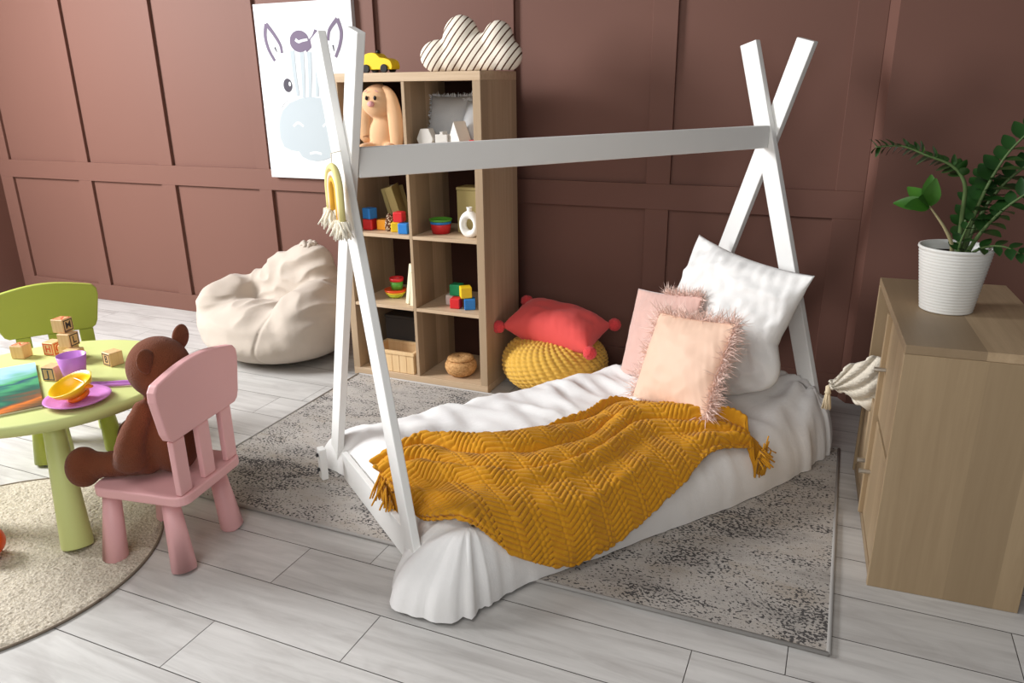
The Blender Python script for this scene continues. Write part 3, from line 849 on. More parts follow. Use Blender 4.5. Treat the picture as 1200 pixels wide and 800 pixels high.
def ring_pts(e, na=24, nl=90, ns=54):
    """outline of the rounded footprint, inset by e"""
    cs, cw = (S0+S1)/2, (W0+W1)/2; hs, hw = (S1-S0)/2-e, (W1-W0)/2-e; r = max(RC-e, .004)
    r = min(r, hs, hw); P = []
    for (sx, sy, a0, n_, horiz) in ((1, 1, 0, nl, 1), (-1, 1, 90, ns, 0), (-1, -1, 180, nl, 1), (1, -1, 270, ns, 0)):
        for i in range(na):
            a = math.radians(a0+90*i/na); P.append((cs+sx*(hs-r)+r*math.cos(a), cw+sy*(hw-r)+r*math.sin(a)))
        a = math.radians(a0+90); p = Vector((cs+sx*(hs-r)+r*math.cos(a), cw+sy*(hw-r)+r*math.sin(a)))
        if horiz: q = Vector((p.x-sx*2*(hs-r), p.y))
        else: q = Vector((p.x, p.y-sy*2*(hw-r)))
        for i in range(n_): P.append(tuple(p.lerp(q, i/n_)))
    out = []
    for s, w in P:
        f = (w-W0)/(W1-W0); out.append((s, W0+f*(w1_at(s)-W0)))
    return out
bm = bmesh.new()
ES = [0, .0008, .002, .004, .007, .011, .016, .023, .032, .043, .056, .07, .085, .1, .115, .13, .145, .16, .178, .197, .217, .238, .26, .282, .305, .33, .355, .38, .405, .43, .455, .48, .5, .52, .535]
rings = []
for ei, e in enumerate(ES):
    P_ = ring_pts(e); rv_ = []
    n_ = len(P_)
    for i, (s, w) in enumerate(P_):
        z = prof_h(e)+duv_folds(s, w, e)*min(1, e/.03)
        a = Vector(P_[(i+2) % n_])-Vector(P_[i-2]); nrm = Vector((a.y, -a.x)).normalized()
        fade = max(0, 1-e/.16)
        out_ = .15*gs(s, w, .0, .475, .15)*(1-.2*min(1, z/.2))+.16*gs(s, w, .075, -.45, .07)
        pl_ = 0
        k_ = i*2*PI
        hemw = (.045*abs(fnoise((i*.26, 0, 0), 1, 53))-.012+.004*math.sin(i*1.1))*(gs(s, w, .05, .5, .25)+gs(s, w, 1.7, .5, .25)+.5*gs(s, w, .02, -.45, .2))
        soft = .006*fnoise((s, w, z*.6), 6, 21)+.004*fnoise((s*1.5, w*1.5, z*.3), 15, 22)
        ss, ww = s+nrm.x*(out_+hemw+soft)*fade, w+nrm.y*(out_+hemw+soft)*fade
        if e < .02:
            z = max(z, 0)
            ripple = .012*max(0, fnoise((s*2, w*2, 0), 4, 31))
            if ei == 0: z = .0115+ripple*.4 if True else z
            else: z = max(z, .0115+ripple*.4)
        rv_.append(bm.verts.new(bp(ss, ww, max(z, .0112))-BO))
    rings.append(rv_)
for a, b in zip(rings, rings[1:]):
    n_ = len(a)
    for i in range(n_): bm.faces.new((a[i], a[(i+1) % n_], b[(i+1) % n_], b[i]))
bm.faces.new(rings[-1])
dv = obj('duvet', bm, M['linen'], smooth=True); tag(dv, 'white cotton duvet spread over the bed with its hem on the rug', 'duvet', loc=BO)

# ------------------------------------------------------------------ throw blanket
AE = [0.0]; ZE = [prof_h(0)]
NE = 1200
for i in range(1, NE+1):
    e0, e1 = .6*(i-1)/NE, .6*i/NE
    AE.append(AE[-1]+math.hypot(e1-e0, prof_h(e1)-prof_h(e0)))
def e2a(e):
    x = min(max(e/.6*NE, 0), NE-1e-6); i = int(x); return AE[i]+(AE[i+1]-AE[i])*(x-i)
def a2e(a):
    lo, hi = 0, NE
    while hi-lo > 1:
        m_ = (lo+hi)//2
        if AE[m_] <= a: lo = m_
        else: hi = m_
    return .6*(lo+(a-AE[lo])/(AE[lo+1]-AE[lo]))/NE
UP = [(0.095, -.04), (.105, -0.115), (0.140, -0.115), (0.195, -0.048), (0.283, 0.040), (0.375, 0.118), (0.499, 0.143), (0.644, 0.136), (0.80, 0.127), (0.92, 0.09), (1.02, 0.075), (1.085, 0.13), (1.152, 0.265), (1.225, 0.345), (1.262, 0.44)]
LO = [(0.09, .10), (.085, 0.22), (0.09, 0.35), (0.121, 0.44), (0.17, 0.51), (0.235, 0.561), (0.33, .5795), (0.43, .584), (0.53, .5835), (0.63, 0.5815), (0.725, 0.575), (0.83, 0.562), (0.93, 0.545), (1.075, 0.51), (1.24, 0.525)]
def curve(P_, n):
    c = catmull([(p[0], p[1], 0) for p in P_], 12)
    ds = [0]
    for a, b in zip(c, c[1:]): ds.append(ds[-1]+(b-a).length)
    out = []; j = 0
    for i in range(n+1):
        d = ds[-1]*i/n
        while j < len(ds)-2 and ds[j+1] < d: j += 1
        f = (d-ds[j])/max(1e-9, ds[j+1]-ds[j]); out.append(c[j].lerp(c[j+1], f))
    return out
NA, NB = 520, 250
cu, cl_ = curve(UP, NA), curve(LO, NA)
base = {}
for i in range(NA+1):
    au = e2a(W1-cu[i].y); al = e2a(max(.0005, W1-cl_[i].y))
    for j in range(NB+1):
        f = j/NB
        s = cu[i].x+(cl_[i].x-cu[i].x)*f; A_ = au+(al-au)*f
        e = a2e(A_)
        base[i, j] = (s, W1-e, A_)
def surf(s, w):
    e = sdf(s, w)
    z = prof_h(e)+(.085*gs(s, w, 1.72, .33, .16)+.03*gs(s, w, 1.6, -.1, .3)+.008*fnoise((s, w*2, 0), 2.5, 5))*min(1, e/.03)
    return bp(s, w, z)
bm = bmesh.new(); g = {}
pos = {}
for (i, j), (s, w, A_) in base.items(): pos[i, j] = surf(s, w)
for (i, j), (s, w, A_) in base.items():
    p = pos[i, j]
    du = pos[min(i+3, NA), j]-pos[max(i-3, 0), j]; dw = pos[i, min(j+3, NB)]-pos[i, max(j-3, 0)]
    n_ = dw.cross(du)
    if n_.length < 1e-9: n_ = Vector((0, 0, 1))
    n_.normalize()
    if n_.z < -.05: n_ = -n_
    f = j/NB; x = i/NA
    # gathers: long ridges along the throw, strongest in the upper half
    wob = .035*math.sin(5.5*x+1)+.02*fnoise((x*3, 0, 0), 1, 41)
    up_ = max(0, 1-max(0, f-.05-wob*.5)/.42)
    ph = f/.21+4.5*wob+.22*math.sin(8*x+f*4)+.15
    roll = abs(math.sin(PI*ph))**.5*(.72+.28*math.sin(6.2*x+2.4*math.floor(ph)))
    amp_ = .056*max(0, min(1, (.58+.6*wob-f)/.14))
    rid = amp_*roll
    ph2 = (f-.75-wob)/.05
    rid += .012*math.exp(-ph2*ph2)*(.5+.5*math.sin(14*x))
    endk = math.exp(-(x/.12)**2)+math.exp(-((1-x)/.16)**2)
    rid += endk*.022*(math.sin(f*26+fnoise((x*6, f*3, 0), 1.5, 4)*2)*.5+.5)
    rid += .012*fnoise((s*1.3, A_*1.8, 0), 4.5, 44)+.006*fnoise((s*2, A_*3, 0), 7, 46)+.028*gs(s, w, .06, .43, .13)
    # chevron knit
    uu = s; vv = A_
    tri = abs(((uu/.15) % 1)-.5)*2
    rib = math.sin(2*PI*(vv+tri*.042+.006*fnoise((s, A_, 0), 5, 9))/.0168)
    band = (uu/.15-.25) % .5/.5
    bob = math.sin(2*PI*uu/.0165)
    k_ = 1 if (.0 < band < .34) else 0
    kn = .0034*(rib*(1-.45*k_)+.55*k_*bob*(.5+.5*rib))
    off = .019+max(0, rid)*(1 if f < .97 else .5)+kn
    q = p+n_*off
    q.z = max(q.z, .016)
    g[i, j] = bm.verts.new(q-BO)
for i in range(NA):
    for j in range(NB): bm.faces.new((g[i, j], g[i+1, j], g[i+1, j+1], g[i, j+1]))
t = thing('throw_blanket', 'mustard chevron knit throw crumpled across the white duvet', 'blanket', tuple(BO))
gco = {k_: v.co.copy() for k_, v in g.items()}
tb = obj('knit', bm, M['mustard'], t, smooth=True)
so = tb.modifiers.new('sol', 'SOLIDIFY'); so.thickness = .006; so.offset = -1
def tassels(ii, dirv, js, ln, seed):
    rnd = random.Random(seed); bm = bmesh.new()
    for j in js:
        c = gco[ii, j]
        for k_ in range(3):
            d = (dirv+Vector((rnd.gauss(0, .25), rnd.gauss(0, .25), 0))).normalized(); pts = []
            p = c+Vector((rnd.uniform(-.006, .006), rnd.uniform(-.006, .006), .002))
            for q in range(7):
                f = q/6; pp = p+d*ln*f*rnd.uniform(.9, 1.05)
                l_ = pp; s = l_.dot(BDv); w = l_.dot(BWv)
                e = sdf(s, w)
                zz = hgt(s, w)+.012 if e > .004 else max(.02, pp.z-.05*f)
                pts.append(Vector((pp.x, pp.y, min(pp.z+.01, zz) if q else pp.z)))
            tube(bm, pts, [.0042, .0046, .0044, .004, .0038, .0034, .0028], 6)
    return bm
obj('fringe', tassels(0, (-BDv*.35+BWv*.9).normalized(), range(90, NB+1, 14), .09, 1), M['mustard'], t, smooth=True)
obj('fringe', tassels(NA, (BDv*.35+BWv*.8).normalized(), range(10, NB+1, 16), .085, 2), M['mustard'], t, smooth=True)

# ------------------------------------------------------------------ bed pillows
def place_pillow(name, lb, center, lean, roll, W, H, T, mat, fr=None, seed=0, pinch=.06, wr=.005, puff=2.2, sag=0):
    s, w, z = center; a = math.radians(lean); r = math.radians(roll)
    up = BDv*math.sin(a)+Vector((0, 0, math.cos(a))); rt = BWv
    xa = rt*math.cos(r)+up*math.sin(r); ya = up*math.cos(r)-rt*math.sin(r)
    c = bp(s, w, z)
    t = thing(name, lb, 'pillow', tuple(c-Vector((0, 0, H/2))))
    m = axes_mat((0, 0, H/2), xa, ya)
    b_ = pillow(W, H, T, pinch, seed, 64, wr=wr, puff=puff, sag=sag); b_.transform(m)
    obj('cover', b_, M[mat], t, smooth=True)
    if fr:
        b_ = fringe(W*.97, H*.97, fr[0], fr[1], pinch, seed, fr[2], 1.1, fr[3], fr[4]); b_.transform(m); obj('fringe', b_, M['feather'], t)
    return t
place_pillow('pillow', 'large white cotton pillow propped against the head posts of the bed', (1.535, .075, .490), 22, -5, .64, .58, .21, 'pillow_white', seed=5, pinch=.09, wr=.016, sag=1)
place_pillow('pillow', 'dusty pink velvet cushion with feather trim behind the peach one', (1.365, -.110, .396), 20, 8, .385, .385, .11, 'blush', (.042, 800, .0008, (1, 3, 3), -.1), seed=9, pinch=.05)
place_pillow('pillow', 'smooth peach satin cushion with feather trim in front of the others', (1.225, .185, .400), 28, 8, .395, .365, .13, 'peach', (.055, 2600, .0008, (1, 1, 1, 3, 3, 2, 0), -1), seed=12, pinch=.05)

# ------------------------------------------------------------------ macrame rainbow hanging on the foot post
c = bp(-.034, .082, 1.118)
t = thing('macrame_rainbow', 'small yarn rainbow with white tassels hanging on the bed post', 'wall hanging', tuple(c))
hd = Vector((.80, -.60, 0)).normalized()
for r_, m_, lw in ((.056, 'rope1', .0095), (.039, 'rope2', .008), (.025, 'rope3', .008)):
    bm = bmesh.new(); pts = []
    for i in range(19):
        a = PI*i/18
        pts.append(-hd*r_*math.cos(a)+Vector((0, 0, r_*1.15*math.sin(a)+.02)))
    pts = [pts[0]-Vector((0, 0, .06))]+[pts[0]-Vector((0, 0, .03))]+pts+[pts[-1]-Vector((0, 0, .035))]+[pts[-1]-Vector((0, 0, .085))]
    tube(bm, pts, lw, 10); obj('cord', bm, M[m_], t, smooth=True)
for sgn in (-1, 1):
    bm = bmesh.new(); rnd = random.Random(sgn+5)
    for k_ in range(70):
        a = rnd.uniform(.022, .066); p = hd*sgn*a+Vector((rnd.uniform(-.012, .012), rnd.uniform(-.012, .012), -.038 if sgn < 0 else -.062))
        e_ = p+Vector((rnd.gauss(0, .012), rnd.gauss(0, .012), -rnd.uniform(.035, .055)))+hd*rnd.gauss(0, .01)
        tube(bm, [p, p.lerp(e_, .5)+Vector((rnd.gauss(0, .003), rnd.gauss(0, .003), 0)), e_], [.003, .004, .002], 5)
    obj('tassel', bm, M['yarn'], t, smooth=True)
bm = bmesh.new(); tube(bm, [(0, 0, .09), (0, 0, .12), tuple(BDv*.03+Vector((0, 0, .125)))], .0015, 6); obj('loop', bm, M['yarn'], t)

# ------------------------------------------------------------------ dresser
DX, DY = 1.652, -1.468
t = thing('dresser', 'oak dresser with four compartments standing by the right wall', 'dresser', (DX+.19-.016, -1.085+.0, 0), rotz=.055)
def db(name, x0, x1, y0, y1, z0, z1, m, par=None, bv=.0015):
    return obj(name, B(x0-DX-.19, x1-DX-.19, y0+1.085, y1+1.085, z0, z1), M[m], par or t, bevel=bv, seg=1)
db('top_panel', DX, DX+.385, DY, -.702, .726, .751, 'oak2_y')
db('side_panel', DX, DX+.385, DY, DY+.02, 0, .7255, 'oak2_z'); db('side_panel', DX, DX+.385, -.722, -.702, 0, .7255, 'oak2_z')
db('back_panel', DX+.37, DX+.384, DY+.0205, -.7225, .02, .7255, 'oak2_z')
db('bottom_panel', DX+.005, DX+.369, DY+.0205, -.7225, 0, .03, 'oak2_y')
db('divider', DX-.006, DX+.369, -1.095, -1.077, .0305, .7255, 'oak2_z')
db('shelf', DX+.027, DX+.369, DY+.0205, -1.0955, .372, .388, 'oak2_y'); db('shelf', DX+.027, DX+.369, -1.0765, -.7225, .372, .388, 'oak2_y')
def door(y0, y1, z0, z1, ky, kz, x=DX+.008):
    d = db('door', x, x+.0175, y0, y1, z0, z1, 'oak2_z', None, .002)
    bm = bmesh.new(); tube(bm, [(x-DX-.19-.034, ky+1.085, kz), (x-DX-.19-.0005, ky+1.085, kz)], [.008, .0065], 12); obj('knob', bm, M['metal'], d)
    return d
door(DY+.022, -1.0965, .390, .724, -1.125, .555)
door(DY+.022, -1.0965, .032, .370, -1.125, .20); door(-1.0755, -.724, .032, .370, -1.045, .20)

t = thing('knitted_blanket', 'cream knitted blanket with a tassel hanging out of the dresser', 'blanket', (1.632, -.87, .388))
bm = bmesh.new(); g = {}; NI, NJ = 50, 40
lowc = catmull([(.085, 0, .018), (.02, -.02, -.070), (-.035, -.03, -.048), (-.085, -.03, -.012), (-.128, -.03, .002)], 10)
topc = catmull([(.085, .03, .030), (.02, .03, .110), (-.035, .03, .095), (-.088, .02, .062), (-.134, -.01, .012)], 10)
for i in range(NI+1):
    u = i/NI*(len(lowc)-1); q = min(int(u), len(lowc)-2); p0 = lowc[q].lerp(lowc[q+1], u-q); p1 = topc[q].lerp(topc[q+1], u-q)
    for j in range(NJ+1):
        b = j/NJ; p = p0.lerp(p1, b)
        a = i/NI; dl = b*1.1+a*1.3
        rib = abs(math.sin(PI*dl*2.6))**.5
        p = p+Vector((0, -.022*rib-.03*math.sin(PI*b)*min(1, a*2.5)*(1-.6*a), .004*rib))
        p.y += .0025*math.sin(b*90+a*20)
        if p.x > -.02: p.z = max(p.z, .006) if p.x > .02 else p.z
        g[i, j] = bm.verts.new(p)
for i in range(NI):
    for j in range(NJ): bm.faces.new((g[i, j], g[i+1, j], g[i+1, j+1], g[i, j+1]))
o = obj('knit', bm, M['creamknit'], t, smooth=True); so = o.modifiers.new('s', 'SOLIDIFY'); so.thickness = .010
bm = bmesh.new(); rnd = random.Random(3); tp = Vector((-.140, -.025, -.006))
for k_ in range(46):
    a = rnd.uniform(0, 2*PI); r_ = rnd.uniform(.0, .018)
    tube(bm, [tp, tp+Vector((r_*.5*math.cos(a), r_*.5*math.sin(a), -.03)), tp+Vector((r_*math.cos(a), r_*math.sin(a), -.07-rnd.uniform(0, .012)))], [.003, .003, .002], 5)
lathe(bm, [(0, .012), (.01, .004), (.009, -.012), (.012, -.02), (0, -.02)], 12, c=tp)
obj('tassel', bm, M['tassel'], t, smooth=True)

# ------------------------------------------------------------------ potted plant
PX, PY, PZ = 1.785, -1.075, .752
t = thing('potted_plant', 'dark green glossy plant in a ribbed white pot on the dresser', 'plant', (PX, PY, PZ))
prof_ = [(0, 0), (.070, 0)]
for i in range(61):
    f = i/60; prof_.append((.072+.026*f+.0011*math.cos(f*2*PI*20), .003+.182*f))
prof_ += [(.101, .188), (.100, .194), (.094, .194), (.090, .18), (.088, .165)]
obj('pot', L(prof_+[(0, .16)], 56), M['potw'], t, smooth=True)
obj('soil', L([(0, .172), (.06, .170), (.0895, .166)], 32), M['soil'], t, smooth=True)
def leaf(bm, p, d, up, ln, wd):
    d = d.normalized(); sd = d.cross(up).normalized(); nn = sd.cross(d).normalized(); rows = []
    for k_ in range(7):
        f = k_/6; w_ = wd*math.sin(PI*min(.97, f*.92+.06))**.85*(1-.25*f)
        c = p+d*ln*f+nn*(-.12*ln*f*f)
        rows.append((bm.verts.new(c+sd*w_+nn*w_*.25), bm.verts.new(c), bm.verts.new(c-sd*w_+nn*w_*.25)))
    for a, b in zip(rows, rows[1:]):
        bm.faces.new((a[0], a[1], b[1], b[0])); bm.faces.new((a[1], a[2], b[2], b[1]))
def stemleaf(P_, n_l, ln, wd, start=.35, m1='stem', m2='leaf', seed=0, r0=.007, end=1.0, term=0):
    rnd = random.Random(seed); c = catmull([Vector(p)-Vector((PX, PY, PZ)) for p in P_], 10); n = len(c)
    bm = bmesh.new(); tube(bm, c, [r0*(1-.72*i/n) for i in range(n)], 8); obj('stem', bm, M[m1], t, smooth=True)
    bm = bmesh.new()
    for k_ in range(n_l):
        f = start+(end-start)*k_/max(1, n_l-1); i = min(n-2, int(f*(n-1))); p = c[i]; tn_ = (c[i+1]-c[i]).normalized()
        a, b = frame_of(tn_)
        for sg in (-1, 1):
            ps = rnd.uniform(.35, 1.25)
            d = tn_*.55+(a*math.cos(ps)+b*math.sin(ps))*sg
            leaf(bm, p, d, (b*sg*.4+Vector((0, -.4, 1))).normalized(), ln*rnd.uniform(.8, 1.1)*(1-.35*f), wd*rnd.uniform(.85, 1.1)*(1-.25*f))
    for k_ in range(term):
        a, b = frame_of((c[-1]-c[-2]).normalized()); an = 2*PI*k_/term
        leaf(bm, c[-1], (c[-1]-c[-2]).normalized()*.6+Vector((-.3, -.3, .2))+a*math.cos(an)+b*math.sin(an), Vector((0, -.8, .6)), ln*rnd.uniform(.85, 1.1), wd)
    obj('leaves', bm, M[m2], t, smooth=True)
zb = PZ+.165
stemleaf([(1.792, -1.08, zb), (1.783, -1.09, 1.04), (1.775, -1.10, 1.126), (1.735, -1.105, 1.178), (1.667, -1.11, 1.206), (1.600, -1.11, 1.230), (1.530, -1.11, 1.226)], 17, .055, .017, .40, seed=1)
stemleaf([(1.774, -1.10, zb), (1.765, -1.12, .96), (1.735, -1.135, 1.012), (1.690, -1.14, 1.068)], 0, .085, .026, .9, 'stem2', 'leaf2', 2, .0075, term=6)
stemleaf([(1.800, -1.07, zb), (1.812, -1.08, 1.02), (1.832, -1.09, 1.12), (1.868, -1.09, 1.215), (1.93, -1.08, 1.30)], 11, .080, .026, .25, seed=3)
stemleaf([(1.806, -1.06, zb), (1.828, -1.06, 1.02), (1.872, -1.06, 1.12), (1.935, -1.06, 1.19), (2.0, -1.05, 1.22)], 9, .075, .025, .35, seed=4)
stemleaf([(1.808, -1.09, zb), (1.836, -1.12, 1.0), (1.882, -1.14, 1.075), (1.95, -1.15, 1.14)], 8, .07, .024, .35, seed=5)
stemleaf([(1.788, -1.05, zb), (1.80, -1.04, 1.0), (1.815, -1.03, 1.09), (1.835, -1.02, 1.16)], 8, .07, .024, .25, seed=6)
stemleaf([(1.805, -1.10, zb), (1.845, -1.13, .955), (1.89, -1.15, .965), (1.93, -1.16, .95)], 4, .055, .018, .3, seed=7, r0=.005)
stemleaf([(1.79, -1.12, zb), (1.785, -1.14, .97), (1.80, -1.15, 1.04)], 4, .05, .016, .3, seed=8, r0=.005)

# ------------------------------------------------------------------ children's table and chairs
TZ = .475
TX, TY = -.978, -2.012
t = thing('round_table', 'round green plastic children table with four tapered legs', 'table', (TX, TY, 0))
obj('tabletop', L([(0, TZ-.042), (.395, TZ-.042), (.410, TZ-.036), (.418, TZ-.02), (.418, TZ-.008), (.412, TZ-.001), (.405, TZ), (0, TZ)], 96), M['green'], t, smooth=True)
for a in (-38, 52, 150, 238):
    ca, sa = math.cos(math.radians(a)), math.sin(math.radians(a)); bm = bmesh.new()
    tube(bm, [(.365*ca, .365*sa, .0105), (.362*ca, .362*sa, .02), (.285*ca, .285*sa, TZ-.045)], [.046, .048, .030], 28)
    obj('leg', bm, M['green'], t, smooth=True, bevel=.002)

def kid_chair(name, lb, loc, rz, mat, mat2):
    """faces local +x"""
    t = thing(name, lb, 'chair', loc, rz)
    bm = bmesh.new(); prism(bm, rrect(-.187, .145, -.155, .155, .04), 'z', .240, .272); obj('seat', bm, M[mat], t, bevel=.006, seg=3)
    for sx in (-1, 1):
        for sy in (-1, 1):
            bm = bmesh.new(); tube(bm, [(sx*.128, sy*.128, .001), (sx*.126, sy*.126, .008), (sx*.104, sy*.112, .241)], [.036, .038, .025], 24); obj('leg', bm, M[mat], t, smooth=True)
    x0, x1 = -.180, -.150
    P_ = [(-.150, .450), (.150, .450), (.166, .460), (.176, .482), (.196, .590), (.194, .618), (.180, .636)]
    P_ += [(.180-.36*i/14, .636+.028*math.sin(PI*i/14)) for i in range(1, 14)] + [(-.180, .636), (-.194, .618), (-.196, .59), (-.176, .482), (-.166, .46)]
    P_ = [(p[0]-.012, p[1]) for p in P_]
    bm = bmesh.new(); prism(bm, P_, 'x', x0, x1); obj('backrest', bm, M[mat2], t, bevel=.006, seg=3)
    for yc in (-.115, 0, .115):
        w_ = .027
        bm = bmesh.new(); prism(bm, [(yc-w_, .2725), (yc+w_, .2725), (yc+w_, .4495), (yc-w_, .4495)], 'x', x0+.005, x1-.005); obj('slat', bm, M[mat2], t, bevel=.004)
    return t
kid_chair('kids_chair', 'small pink plastic chair with a brown bear sitting on it', (-.425, -2.085, 0), PI+.157, 'pink', 'pink')
kid_chair('kids_chair', 'small green plastic chair on the far side of the table', (-1.375, -1.695, 0), -.60, 'green2', 'green2')

# teddy bear
t = thing('teddy_bear', 'brown knitted teddy bear sitting on the pink chair', 'soft toy', (-.40, -2.075, .273), rotz=.157)
bm = bmesh.new()
ell(bm, (.03, 0, .12), (.078, .088, .125)); ell(bm, (.02, 0, .345), (.092, .094, .095)); ell(bm, (-.05, .02, .315), (.04, .05, .04)); ell(bm, (.02, 0, .25), (.055, .055, .05))
for s in (-1, 1):
    for f in range(7): ell(bm, (.006-.0095*f, s*(.084+.034*math.sin(f*.45)), .232-.027*f), (.030+.0042*f, .028+.0036*f, .036))
    for f in range(6): ell(bm, (-.03-.036*f, s*(.058+.010*f), .050-.002*f), (.040, .042, .042))
    ell(bm, (-.222, s*.112, .036), (.052, .055, .066))
bm = remesh(bm, .009, 5)
for v in bm.verts:
    if v.co.x > -.13: v.co.z = max(v.co.z, .002)
obj('body', bm, M['bear'], t, smooth=True)
for s in (-1, 1):
    bm = bmesh.new(); ell(bm, (.048, s*.080, .405+.012*s), (.016, .034, .040), (s*-.5, 0, 0)); obj('ear', bm, M['bear'], t, smooth=True)
    bm = bmesh.new(); ell(bm, (-.068, .012+s*.033, .36), (.007, .008, .008)); obj('eye', bm, M['black'], t, smooth=True)
bm = bmesh.new(); ell(bm, (-.088, .022, .322), (.010, .016, .012)); obj('nose', bm, M['black'], t, smooth=True)

# alphabet blocks on the table
def ablock(lb, x, y, z, rz, faces, s=.05):
    bm = bmesh.new(); box(bm, -s/2, s/2, -s/2, s/2, 0, s)
    bmesh.ops.bevel(bm, geom=bm.edges[:], offset=.002, segments=1, affect='EDGES')
    for side, ch, mi in faces:
        if side == 'f': mt = Matrix.Translation((0, -s/2-.0004, s/2)) @ Matrix.Rotation(PI/2, 4, 'X')
        elif side == 'l': mt = Matrix.Translation((-s/2-.0004, 0, s/2)) @ Matrix.Rotation(-PI/2, 4, 'Z') @ Matrix.Rotation(PI/2, 4, 'X')
        elif side == 'r': mt = Matrix.Translation((s/2+.0004, 0, s/2)) @ Matrix.Rotation(PI/2, 4, 'Z') @ Matrix.Rotation(PI/2, 4, 'X')
        else: mt = Matrix.Translation((0, 0, s+.0004))
        # frame
        k_ = s*.42; iw = s*.35
        for (a0, a1, b0, b1) in ((-k_, k_, iw, k_), (-k_, k_, -k_, -iw), (-k_, -iw, -iw, iw), (iw, k_, -iw, iw)):
            bm.faces.new([bm.verts.new(mt @ Vector((p, q, 0))) for p, q in ((a0, b0), (a1, b0), (a1, b1), (a0, b1))]).material_index = mi
        text_faces(bm, ch, s*.72, mt, mi)
    o = obj('alphabet_block', bm, [M['block'], M['ink_red'], M['ink_dark'], M['ink_blue']])
    tag(o, lb, 'toy block', 'wooden alphabet blocks on the green table', (x, y, z)); o.rotation_euler = (0, 0, rz)
Z0 = TZ+.001
ablock('wooden letter block standing alone at the left behind the open book', -1.275, -1.905, Z0, .30, [('t', 'N', 1)])
ablock('wooden block showing H and O beside the foot of the block tower', -1.195, -1.835, Z0, .15, [('f', 'H', 1), ('r', 'O', 1)])
ablock('wooden letter block at the base of the tower behind the purple cup', -1.040, -1.868, Z0, .2, [])
ablock('wooden block on the table at the back of the tower', -1.110, -1.835, Z0, .25, [])
ablock('wooden letter block in the middle of the tower', -1.083, -1.848, Z0+.0505, .22, [('r', 'L', 2)])
ablock('wooden letter block on the very top of the tower', -1.108, -1.842, Z0+.101, .2, [('r', 'M', 2), ('t', 'A', 1)])
ablock('wooden letter block alone on the right side of the table', -.885, -1.835, Z0, -.15, [('f', 'B', 2)])
ablock('wooden block with a dark framed letter half hidden by the purple cup', -.955, -2.015, Z0, .25, [('f', 'J', 3)])
# cup
t = obj('plastic_cup', L([(0, 0), (.032, 0), (.046, .092), (.0445, .092), (.0305, .003), (0, .003)], 32), M['purple'], smooth=True)
tag(t, 'translucent purple plastic cup among the wooden blocks', 'cup', loc=(-.872, -1.998, Z0))
# plate
t = obj('plastic_plate', L([(0, 0), (.06, 0), (.088, .010), (.098, .016), (.097, .018), (.085, .013), (.06, .003), (0, .003)], 48), M['mauve'], smooth=True)
tag(t, 'round translucent mauve plate at the edge of the green table', 'plate', loc=(-.700, -2.125, Z0))
t = thing('feeding_bowl', 'yellow and orange plastic bowl tilted on the mauve plate', 'bowl', (-.705, -2.115, Z0+.012))
t.rotation_euler = (.34, -.12, 0)
obj('base', L([(0, 0), (.034, 0), (.036, .008), (.030, .016), (0, .016)], 36), M['obowl'], t, smooth=True)['label'] = 'orange base'
obj('body', L([(0, .0165), (.036, .0165), (.060, .036), (.068, .054), (.066, .055), (.056, .038), (.034, .020), (0, .019)], 40), M['ybowl'], t, smooth=True)
tag(t, 'yellow and orange plastic bowl tilted on the mauve plate', 'bowl')
bm = bmesh.new()
tube(bm, catmull([(.045, .0, .0), (.02, .012, .006), (-.03, .02, .012)], 6), [.004]*13, 8)
bmesh.ops.scale(bm, vec=(1, 1, .6), verts=bm.verts[:])
ell(bm, (.058, -.003, .0), (.020, .013, .005))
tag(obj('baby_spoon', bm, M['obowl'], smooth=True), 'orange plastic spoon lying in the yellow bowl', 'spoon', loc=(-.705, -2.118, Z0+.058))
# cutlery
def cutlery(lb, y0, kind):
    bm = bmesh.new()
    tube(bm, [(0, 0, .006), (.05, .004, .007), (.115, .010, .006)], [.005, .006, .004], 8)
    if kind == 'fork':
        box(bm, -.028, .002, -.009, .009, .004, .008)
        for k_ in (-1, 0, 1): box(bm, -.055, -.0275, k_*.0065-.0018, k_*.0065+.0018, .004, .008)
    else: ell(bm, (-.02, 0, .006), (.026, .012, .005))
    o = obj('plastic_'+kind, bm, M['purple'], smooth=False); tag(o, lb, kind, loc=(-.735, y0, Z0)); o.rotation_euler = (0, 0, .42)
cutlery('purple plastic fork lying beside the mauve plate', -1.985, 'fork'); cutlery('purple plastic spoon lying next to the purple fork', -2.012, 'spoon')
# open book
t = thing('picture_book', 'colourful picture book lying at the left edge of the green table', 'book', (-1.022, -2.177, Z0)); t.rotation_euler = (0, 0, -.577)
obj('cover', B(-.236, .236, -.125, .125, .0065, .0085), M['cover'], t); obj('pages', B(-.233, .233, -.122, .122, 0, .006), M['page'], t)

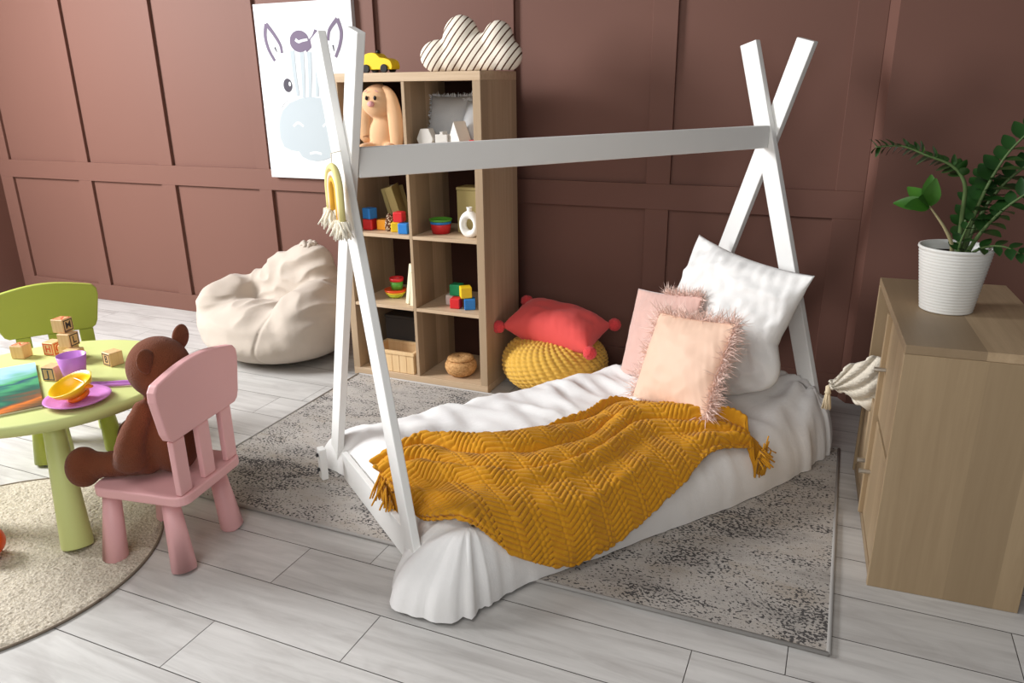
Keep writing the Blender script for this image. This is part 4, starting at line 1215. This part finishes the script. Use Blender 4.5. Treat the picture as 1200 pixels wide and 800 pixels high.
# ball
t = thing('toy_ball', 'orange ball on the round rug at the left edge of the photo', 'ball', (-.90, -2.385, .012))
bm = bmesh.new(); bmesh.ops.create_uvsphere(bm, u_segments=40, v_segments=24, radius=.052, matrix=Matrix.Translation((0, 0, .052))); obj('shell', bm, M['orangered'], t, smooth=True)

# ------------------------------------------------------------------ light, world, camera
def area(name, loc, tgt, sx, sy, power, col):
    l = bpy.data.lights.new(name, 'AREA'); l.shape = 'RECTANGLE'; l.size = sx; l.size_y = sy; l.energy = power; l.color = col
    o = bpy.data.objects.new(name, l); COL.objects.link(o); o.location = loc
    o.rotation_euler = (Vector(tgt)-Vector(loc)).to_track_quat('-Z', 'Y').to_euler(); return o
area('window_daylight', (-3.85, -2.45, 2.35), (-.3, -.9, .4), 1.3, 1.6, 365, (.97, .985, 1))
area('overhead_fill', (-.2, -3.8, 3.2), (-.2, -1.0, 0), 1.8, 1.8, 36, (1, .99, .97))  # fill light added from overhead, no fixture of the room
area('front_fill', (1.3, -4.7, 1.75), (.9, 0, .5), 1.6, 1.4, 33, (1, .99, .97))  # added fill from behind the camera, lifts surfaces that face the viewer
w = bpy.data.worlds.new('room_light'); SC.world = w; w.use_nodes = True
bg = w.node_tree.nodes['Background']; bg.inputs[0].default_value = (.93, .96, 1, 1); bg.inputs[1].default_value = .08

cam = bpy.data.cameras.new('camera'); co = bpy.data.objects.new('camera', cam); COL.objects.link(co)
cam.sensor_width = 36; cam.lens = 888.607*36/1200; cam.clip_start = .05
yaw, pit, rol = -.41114, .328173, -.013901
F_ = Vector((math.sin(yaw)*math.cos(pit), math.cos(yaw)*math.cos(pit), -math.sin(pit)))
R_ = Vector((math.cos(yaw), -math.sin(yaw), 0)); U_ = R_.cross(F_)
R2, U2 = R_*math.cos(rol)+U_*math.sin(rol), -R_*math.sin(rol)+U_*math.cos(rol)
m = Matrix((R2, U2, -F_)).transposed().to_4x4(); m.translation = Vector((1.45979, -3.61714, 1.41625)); co.matrix_world = m
SC.camera = co
SC.view_settings.view_transform = 'Standard'; SC.view_settings.look = 'None'
SC.view_settings.exposure = 0; SC.view_settings.gamma = 1; SC.view_settings.use_curve_mapping = False
